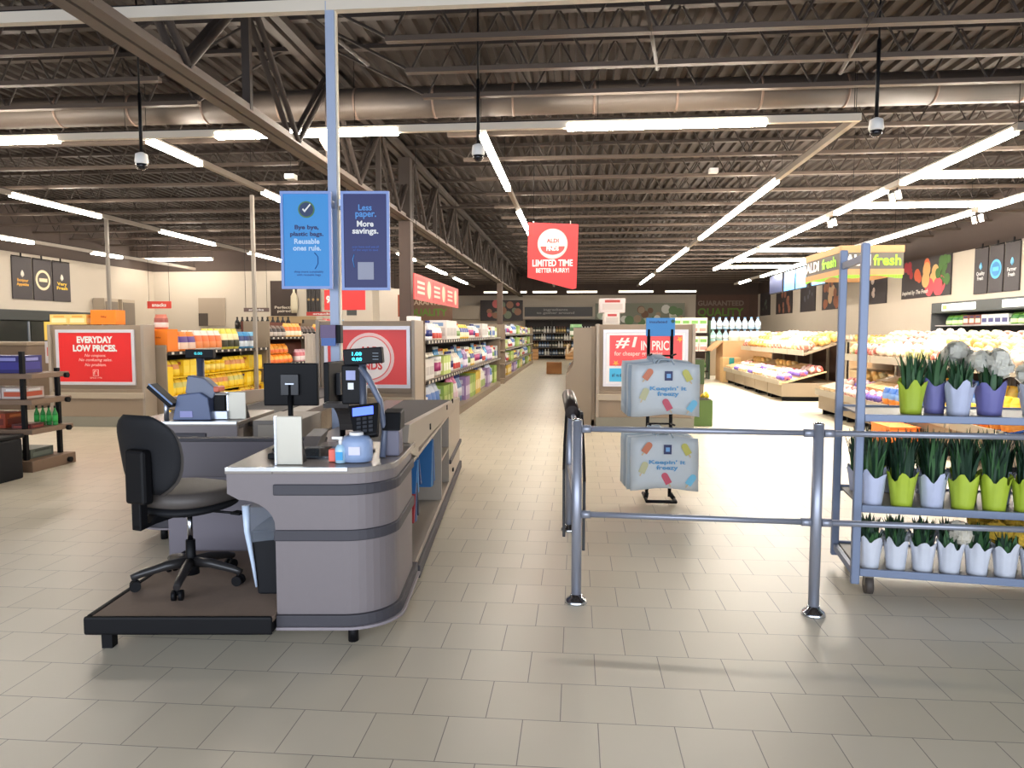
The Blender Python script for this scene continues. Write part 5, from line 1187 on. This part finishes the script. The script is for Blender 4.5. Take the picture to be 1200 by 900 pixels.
# ------------------------------------------------------------------ wall banners and posters
BAN = mat((58,52,54), .6)
def wall_banner(x, y, z0, z1, w_, face, label, group, mark=None, panel=BAN, name='wall_banner'):
    """flat banner on a side wall; face +1 looks towards +x"""
    t = thing(name, label, 'banner', (x, y, z0), group=group)
    m = MB(); m.box(*sorted((x, x+face*.03)), y-w_/2, y+w_/2, z0, z1, panel); m.build('cloth_panel', t)
    m = MB(); m.cyl((x+face*.02, y-w_/2, z1+.02), (x+face*.02, y+w_/2, z1+.02), .015, BLACK, 8); m.box(*sorted((x, x+face*.02)), y-.02, y+.02, z1, z1+.12, BLACK); m.build('hanging_rod', t)
    xx = x+face*.032
    if mark:
        kind, c1, c2 = mark; cz = (z0+z1)/2
        m = MB()
        if kind == 'disc':
            m.cyl((xx-.001, y, cz), (xx+face*.003, y, cz), w_*.40, mat(c1, .5), 28); m.cyl((xx, y, cz), (xx+face*.006, y, cz), w_*.30, mat(c2, .5), 28); m.box(*sorted((xx, xx+face*.009)), y-w_*.22, y+w_*.22, cz-.05, cz+.05, mat(c1, .5))
        else:
            m.lathe([(.01,-.09),(.07,-.03),(.06,.03),(.02,.1)], (0,0,0), mat(c2, .5), 10, 1, .25, Matrix.Translation((xx, y, cz+.12)) @ Matrix.Rotation(PI/2, 4, 'Z') @ Matrix.Rotation(0, 4, 'X'))
        m.build('emblem', t)
        if kind != 'disc':
            me = text_mesh(c1[0], w_*.62, .22, mat(c1[1], .5), .03); me.transform(Matrix.Translation((xx+face*.003, y, cz-.12)) @ Matrix.Rotation(PI/2*face, 4, 'Z')); me.transform(Matrix.Translation(-OFF[t.name]))
            o = bpy.data.objects.new('lettering', me); COL.objects.link(o); o.parent = t
    return t
wall_banner(XL+.01, 18.95, 2.43, 3.58, .72, 1, 'dark banner with orange and white appetite lettering, first of three on the cream wall', None, ('t', ('Bonjour\nAppetite', (230,170,60)), (220,214,200)))
wall_banner(XL+.01, 19.73, 2.43, 3.58, .72, 1, 'dark banner with a cream round badge, middle of three on the cream wall', None, ('disc', (226,206,170), (60,54,54)))
wall_banner(XL+.01, 20.5, 2.43, 3.58, .72, 1, 'dark banner with small yellow lettering, third of three on the cream wall', None, ('t', ('Very\nFresh', (230,190,60)), (220,214,200)))
wall_banner(XL+.01, 17.7, 2.5, 3.4, .5, 1, 'dark poster at the picture edge on the cream wall', None, ('t', ('Enjoy', (206,190,90)), (150,160,90)))
wall_banner(XR-.01, 18.45, 2.5, 3.66, .60, -1, 'dark produce wall banner with white lettering and blue drop, first from the entrance', None, ('t', ('Farmer\nFresh', (196,196,196)), (110,180,220)))
wall_banner(XR-.01, 19.12, 2.5, 3.66, .60, -1, 'dark banner with a bright blue round badge on the produce wall', None, ('disc', (70,170,226), (40,120,180)))
wall_banner(XR-.01, 19.8, 2.5, 3.66, .62, -1, 'dark banner with white lettering beside the blue round badge, further from the entrance', None, ('t', ('Quality\nFresh', (196,196,196)), (110,180,220)))
def poster(x, y0, y1, z0, z1, face, label, art, seed):
    t = thing('wall_poster', label, 'poster', (x, (y0+y1)/2, z0))
    m = MB(); m.box(*sorted((x, x+face*.03)), y0, y1, z0, z1, BAN); m.build('poster_panel', t)
    rn = random.Random(seed); m = MB()
    for c, n, r, ya, yb, za, zb in art:
        for i in range(n):
            rr = r*rn.uniform(.7, 1.2); my = rr/(y1-y0)+.01; mz = rr/(z1-z0)+.01; y = min(max(rn.uniform(ya, yb), my), 1-my); z = min(max(rn.uniform(za, zb), mz), 1-mz)
            m.cyl((x+face*(.03), y0+(y1-y0)*y, z0+(z1-z0)*z), (x+face*(.032+.001*i), y0+(y1-y0)*y, z0+(z1-z0)*z), rr, mat(c, .6), 14)
    m.build('picture_print', t)
    return t
t = poster(XR-.01, 21.3, 24.35, 2.56, 3.72, -1, 'large dark poster of fruit and vegetables on the produce wall', (((70,110,50), 14, .14, .0, .25, .3, .95), ((214,170,110), 6, .20, .25, .5, .1, .7), ((206,80,90), 4, .24, .12, .4, .0, .35), ((220,110,70), 2, .2, .35, .5, .8, .95), ((200,90,60), 3, .16, .6, .72, .35, .6), ((160,50,60), 6, .12, .75, 1.0, .6, .95)), 3)
me = text_mesh('Inspired by The Fresh', 1.7, .16, mat((220,214,206), .5), .02, .3); me.transform(Matrix.Translation((XR-.06, 23.4, 2.72)) @ Matrix.Rotation(-PI/2, 4, 'Z')); me.transform(Matrix.Translation(-OFF[t.name])); o = bpy.data.objects.new('lettering', me); COL.objects.link(o); o.parent = t
poster(XR-.01, 25.5, 27.2, 2.5, 3.65, -1, 'dark poster with a pale bottle picture past the fruit poster', (((206,190,180), 5, .12, .6, .7, .1, .9),), 4)
poster(XR-.01, 29.7, 31.9, 2.45, 3.7, -1, 'dark poster of warm brown food tones, third along the produce wall', (((150,90,60), 10, .2, .1, .9, .1, .9), ((206,170,130), 4, .2, .2, .6, .2, .8)), 5)
poster(XR-.01, 32.8, 34.9, 2.45, 3.7, -1, 'narrow dark striped banner, fourth along the produce wall', (((90,90,100), 5, .1, .2, .8, .2, .8),), 6)
poster(XR-.01, 36.2, 39.0, 2.45, 3.7, -1, 'brown poster of drinks, fifth along the produce wall', (((150,100,80), 10, .2, .1, .9, .1, .8),), 7)
poster(XR-.01, 40.2, 42.3, 2.45, 3.7, -1, 'dark narrow banner, last before the back corner on the produce wall', (((90,100,90), 4, .12, .3, .7, .2, .8),), 8)
def back_panel(name, label, cat, x0, x1, y, z0, z1, m_, kids=()):
    t = thing(name, label, cat, ((x0+x1)/2, y, z0)); m = MB(); m.box(x0, x1, y, y+.03, z0, z1, m_); m.build('panel', t)
    for s, cx, cz, w_, h, mm in kids: text('lettering', s, cx, y-.004, cz, w_, h, mm, t, .03)
    if y < 40:
        for x in (x0+.2, x1-.2):
            m = MB(); m.cyl((x, y+.015, z1), (x, y+.015, DZ), .006, BLACK, 5); m.build('hanging_cable', t)
    return t
GRN = mat((84,120,38), .6); 
back_panel('feature_sign', 'brown wooden board lettered guaranteed quality near the back corner by the produce', 'sign', 7.0, 9.9, YB-.095, 1.9, 3.66, mat((84,60,50), .7, 0, .15, 4),
           (('GUARANTEED', 8.3, 3.2, 2.6, .30, mat((120,104,92), .6)), ('QUALITY', 8.3, 2.65, 2.6, .55, GRN)))
back_panel('feature_sign', 'brown wooden board lettered guaranteed quality behind the red banner', 'sign', -8.4, -5.9, 34.5, 1.7, 3.3, mat((110,82,66), .7, 0, .15, 4),
           (('GUARANTEED', -7.15, 2.95, 2.2, .24, mat((190,170,150), .5)), ('QUALITY', -7.1, 2.45, 1.9, .42, GRN)))
back_panel('department_sign', 'long dark board with faint lettering above the bottle shelves at the back', 'sign', -3.0, .95, YB-.56, 2.45, 3.0, mat((72,72,74), .6),
           (('ingredients\nto gather around', -1.2, 2.73, 2.2, .36, mat((136,134,134), .5)),))
t = thing('wall_poster', 'dark food poster high on the back wall behind the far column', 'poster', (-4.4, YB-.56, 2.3)); m = MB(); m.box(-5.6, -3.1, YB-.56, YB-.53, 2.2, 3.4, BAN); m.build('poster_panel', t)
m = MB(); rn = random.Random(2)
for i in range(14): x, z = rn.uniform(-5.4, -3.3), rn.uniform(2.4, 3.2); m.cyl((x, YB-.57-.001*i, z), (x, YB-.56, z), rn.uniform(.1, .25), mat(rn.choice(((190,100,100), (120,130,110), (150,110,90))), .6), 12)
m.build('picture_print', t)
t = thing('wall_poster', 'colourful grocery poster band over the back shelves beside the number one sign', 'poster', (3.5, YB-.56, 2.3)); m = MB(); m.box(1.1, 6.2, YB-.56, YB-.53, 1.9, 3.2, mat((120,124,110), .6)); m.build('poster_panel', t)
m = MB()
for i in range(30): x, z = rn.uniform(1.3, 6.0), rn.uniform(2.1, 3.0); m.cyl((x, YB-.57-.001*i, z), (x, YB-.56, z), rn.uniform(.12, .28), mat(rn.choice(((170,180,160), (90,120,80), (150,130,110), (110,80,60), (206,206,200))), .6), 12)
m.build('picture_print', t)
# posters on the recess / cream corner wall
t = thing('wall_poster', 'dark wine poster with white lettering on the cream corner wall', 'poster', (-10.4, 25.2, 2.3)); m = MB(); m.box(-10.9, -9.95, 25.25, 25.29, 2.1, 3.35, mat((58,46,40), .6)); m.build('poster_panel', t)
text('lettering', 'Perfectly\npaired', -10.4, 25.245, 2.33, .7, .25, mat((206,196,180), .5), t); m = MB(); m.lathe([(.1,-.4),(.13,-.2),(.12,.2),(.04,.35),(.04,.5)], (-10.02, 25.22, 2.6), mat((206,196,170), .5), 12, 1, .15); m.build('bottle_picture', t)
for k, (x0, lb) in enumerate(((-9.55, 'dark triple banner beside the wine poster'),)):
    t = thing('wall_banner', lb, 'banner', (x0, 25.2, 2.1))
    for j in range(3):
        m = MB(); m.box(x0-.02+.17*j-.0, x0+.13+.17*j, 25.25, 25.28, 2.25, 3.1, mat((50,46,46), .6)); m.cyl((x0+.055+.17*j, 25.245, 2.68), (x0+.055+.17*j, 25.25, 2.68), .045, mat((170,140,90), .5), 12); m.build('cloth_panel', t)
for k, (xa, xb, lb, c1, c2) in enumerate(((-13.6, -12.6, 'small dark framed picture low on the cream corner wall', (70,62,56), (150,140,130)), (-16.0, -15.9, '', 0, 0))):
    if not lb: continue
    t = thing('wall_poster', lb, 'poster', (xa, 25.2, 1.9)); m = MB(); m.box(xa, xb, 25.25, 25.29, 1.75, 2.75, mat((156,142,126), .6)); m.box(xa, xa+.35, 25.24, 25.25, 1.75, 2.2, mat(c1, .6)); m.build('poster_panel', t)
for k, (xa, z0, z1, lb) in enumerate(((-7.5, 1.75, 3.0, 'pale panel with warehouse picture behind the red hanging sign'), (-6.2, 1.75, 3.0, 'pale panel with a red plant picture behind the red hanging sign'))):
    t = thing('wall_poster', lb, 'poster', (xa, 24.6, z0)); m = MB(); m.box(xa-.55, xa+.5, 24.6, 24.63, z0+.0, z1, mat((216,206,192), .6)); m.build('poster_panel', t)
    m = MB(); m.box(xa-.4, xa-.05, 24.59, 24.6, z0+.35, z1-.25, mat((80,84,84), .5)) if k == 0 else m.box(xa+.1, xa+.4, 24.59, 24.6, z0+.3, z1-.2, mat((150,70,40), .5)); m.build('picture', t)
    m = MB(); m.cyl((xa, 24.62, z1), (xa, 24.62, DZ), .006, BLACK, 5); m.build('hanging_cable', t)

# ------------------------------------------------------------------ hanging signs
t = thing('hanging_sign', 'red limited time better hurry sign hanging over the main aisle', 'sign', (-.42, 12, 2.3))
m = MB(); m.prism([(-.80,2.41),(-.06,2.21),(-.0,2.23),(.03,3.26),(-.79,3.30)], 'y', 12.0, 12.03, SIGNRED); m.build('sign_panel', t)
c = -.39
m = MB(); m.cyl((c, 11.996, 2.95), (c, 12.0, 2.95), .245, mat((252,206,196), .5), 36); m.cyl((c, 11.993, 2.95), (c, 11.996, 2.95), .215, mat((250,232,222), .5), 36); m.build('round_emblem', t)
m = MB(); pts = [(c+.2*math.cos(a), 2.91+.14*math.sin(a)) for a in [PI+PI*i/12 for i in range(13)]]; m.prism(pts, 'y', 11.990, 11.993, mat((232,84,78), .5)); m.build('ribbon', t)
text('lettering', 'ALDI', c, 11.991, 3.0, .2, .07, mat((206,70,66), .5), t, .04); text('lettering', 'FINDS', c, 11.987, 2.87, .2, .07, WHITE, t, .04)
text('lettering', 'LIMITED TIME', c, 11.996, 2.64, .66, .11, WHITE, t, .03); text('lettering', 'BETTER HURRY!', c, 11.996, 2.52, .54, .075, WHITE, t, .025)
m = MB()
for x in (-.70, -.10): m.cyl((x, 12.015, 3.28), (x, 12.015, DZ), .004, BLACK, 5); m.cyl((x, 12.015, 3.25), (x, 12.015, 3.32), .008, WHITE, 8)
m.build('hanging_cable', t)
t = thing('hanging_sign', 'small red hanging sign low behind the blue hanging signs', 'sign', (-5.3, 15, 2))
m = MB(); m.box(-5.3, -4.42, 15, 15.03, 1.98, 2.4, SIGNRED); m.build('sign_panel', t); text('lettering', '99', -5.17, 14.995, 2.2, .18, .16, WHITE, t, .05)
m = MB(); m.cyl((-5.2, 15.015, 2.4), (-5.2, 15.015, DZ), .005, BLACK, 5); m.cyl((-4.5, 15.015, 2.4), (-4.5, 15.015, DZ), .005, BLACK, 5); m.build('hanging_cable', t)
t = thing('hanging_banner', 'long red and cream banner hung over the household shelving run', 'banner', (-2.5, 13, 2))
m = MB(); m.box(-2.51, -2.49, 11.1, 15.3, 2.02, 2.42, mat((214,70,66), .5)); m.build('banner_panel', t)
m = MB()
for k in range(3):
    m.box(-2.489, -2.486, 11.2+1.35*k, 11.95+1.35*k, 2.06, 2.38, mat((190,50,50), .5))
    for j in range(3): m.box(-2.486, -2.484, 11.3+1.35*k, 11.85+1.35*k, 2.12+.08*j, 2.16+.08*j, mat((236,190,170), .5))
    m.cyl((-2.489, 12.22+1.35*k, 2.22), (-2.485, 12.22+1.35*k, 2.22), .15, mat((226,190,160), .5), 18)
m.build('printed_field', t)
m = MB()
for y in (11.3, 13.2, 15.1):
    m = MB(); m.cyl((-2.5, y, 2.42), (-2.5, y, DZ), .004, BLACK, 5); m.build('hanging_cable', t)
for lb, x0, x1, y, z0, z1, c1 in (('small red sign hanging over the far end of the snack aisle', -12.0, -11.3, 19.5, 2.18, 2.38, (226,74,62)), ('small dark and red price sign beyond the snack bags', -8.25, -7.6, 17.5, 2.02, 2.12, (110,90,86)), ('small red hanging sign over the last snack run', -7.1, -6.2, 18.7, 1.95, 2.05, (190,60,54))):
    t = thing('aisle_sign', lb, 'sign', ((x0+x1)/2, y, z0)); m = MB(); m.box(x0, x1, y, y+.02, z0, z1, mat(c1, .5)); m.build('sign_panel', t)
    text('lettering', 'snacks', (x0+x1)/2, y-.004, (z0+z1)/2, (x1-x0)*.6, (z1-z0)*.5, WHITE, t, .03)
    m = MB(); m.cyl((x0+.05, y+.01, z1), (x0+.05, y+.01, DZ), .005, BLACK, 5); m.cyl((x1-.05, y+.01, z1), (x1-.05, y+.01, DZ), .005, BLACK, 5); m.build('hanging_cable', t)
# wood-framed produce header box
t = thing('hanging_sign', 'wood-framed box sign with white and green lettering hanging above the produce', 'sign', (5.0, 13, 2.5))
X0, X1, Y0, Y1, Z0_, Z1_ = 4.5, 5.56, 13.0, 14.9, 2.46, 2.99; WF = mat((180,140,96), .6, 0, .08, 10); GF = mat((100,96,92), .7)
m = MB(); m.box(X0+.01, X1-.01, Y0+.01, Y1-.01, Z0_+.09, Z1_-.09, GF); m.build('core_panel', t)
m = MB(); m.box(X0, X1, Y0, Y1, Z0_+.03, Z0_+.13, WF); m.box(X0, X1, Y0, Y1, Z1_-.12, Z1_, WF); m.build('wood_band', t)
m = MB()
for i in range(60):
    a = i/60; rn_ = math.sin(i*12.9)*.5+.5
    if i < 25: x, y, dx, dy = X0+(X1-X0)*i/25, Y0, .02, 0
    else: x, y, dx, dy = X0, Y0+(Y1-Y0)*(i-25)/35, 0, .03
    m.prism([(x-dx-.001, y-dy-.001), (x+dx+.001, y-dy), (x+dx+.001, y+dy+.001), (x-dx, y+dy+.001)], 'z', Z0_+.03-.05*rn_-.01, Z0_+.03, mat((130,190,50), .6))
m.build('grass_fringe', t)
text('lettering', 'ALDI', X0+.30, Y0-.002, 2.74, .42, .19, WHITE, t, .05); text('lettering', 'fresh', X0+.78, Y0-.002, 2.74, .46, .19, mat((150,210,60), .5), t, .03)
for s, yy, mm in (('ALDI', Y0+1.45, WHITE), ('fresh', Y0+.55, mat((150,210,60), .5))):
    me = text_mesh(s, .75, .19, mm, .04); me.transform(Matrix.Translation((X0-.002, yy, 2.74)) @ Matrix.Rotation(-PI/2, 4, 'Z')); me.transform(Matrix.Translation(-OFF[t.name])); o = bpy.data.objects.new('lettering', me); COL.objects.link(o); o.parent = t
m = MB()
for x in (X0+.2, X1-.15): m.cyl((x, Y0+.05, Z1_), (x, Y0+.05, DZ), .004, BLACK, 5)
m.build('hanging_cable', t)
BL = mat((84,164,240), .3, emit=.75)
for k, (ya, yb, mm, lb) in enumerate(((24.3, 25.6, BL, 'glowing pale blue hanging screen next to the wood-framed sign'), (26.2, 27.4, BL, 'glowing pale blue hanging screen in the middle'), (27.6, 28.9, BL, 'glowing pale blue hanging screen furthest in'.replace('furthest in', 'next to the unlit navy one')), (29.2, 31.0, mat((44,54,92), .4), 'unlit navy hanging screen beyond the glowing blue ones'))):
    t = thing('hanging_screen', lb, 'screen', (8.0, ya, 3.1)); m = MB(); m.box(7.97, 8.05, ya-.03, yb+.03, 3.07, 3.83, DK); m.build('screen_housing', t)
    m = MB(); m.box(7.96, 7.969, ya, yb, 3.1, 3.8, mm); m.build('display_panel', t); m = MB(); m.cyl((8.01, (ya+yb)/2, 3.83), (8.01, (ya+yb)/2, DZ), .01, BLACK, 6); m.build('drop_rod', t)

# ------------------------------------------------------------------ bottle shelves on the back wall
t = thing('bottle_shelving', 'dark back wall shelving with rows of bottles at the end of the aisle', 'shelf', (-.4, YB-1, 0))
m = MB(); m.box(-2.9, 1.6, YB-.62, YB-.58, 0, 2.25, mat((48,42,40), .7)); m.box(-2.9, 1.6, YB-1.2, YB-.6, 2.2, 2.25, DK); m.build('back_panel', t)
for x in (-2.9, -1.4, .1, 1.6):
    m = MB(); m.box(x-.02, x+.02, YB-1.2, YB-.6, 0, 2.25, DK); m.build('side_panel', t)
BTL = [('bottle', .13, .13, .36, ((60,70,64),(216,210,196),(40,30,30)), 'dark wine bottle with pale label'), ('bottle', .13, .13, .36, ((206,204,200),(240,236,226),(236,236,236)), 'clear bottle with white label'), ('bottle', .13, .13, .36, ((110,90,60),(206,180,120),(120,30,30)), 'amber bottle'), ('bottle', .13, .13, .36, ((54,80,110),(190,200,214),(30,30,40)), 'blue bottle')]
for z, wn in ((.2, 'bottom'), (.65, 'second'), (1.08, 'third'), (1.5, 'top')):
    m = MB(); m.box(-2.88, 1.58, YB-1.2, YB-.62, z-.03, z, mat((120,108,96), .5)); m.build('shelf', t)
    row(BTL, (-2.8, YB-1.0, 0), (1, 0, 0), 4.3, z+.001, 0, f'the {wn} back wall bottle shelf', 'bottles on the back wall shelves', .04)
for k, (x, w_) in enumerate(((-2.35, .5), (-.35, .45))):
    t = thing('crate_display', f'wooden wine crate display on the floor, {("beside the household run", "in front of the bottle shelves")[k]}', 'crate', (x, 40.6, 0))
    m = MB(); m.box(x-w_/2, x+w_/2, 40.4, 41.0, 0, .6, mat((176,132,84), .7)); m.build('crate_body', t)
    m = MB()
    for j in range(3): m.box(x-w_/2-.01, x+w_/2+.01, 40.38, 40.4, .05+.19*j, .17+.19*j, mat((196,150,100), .7))
    m.build('slat', t)
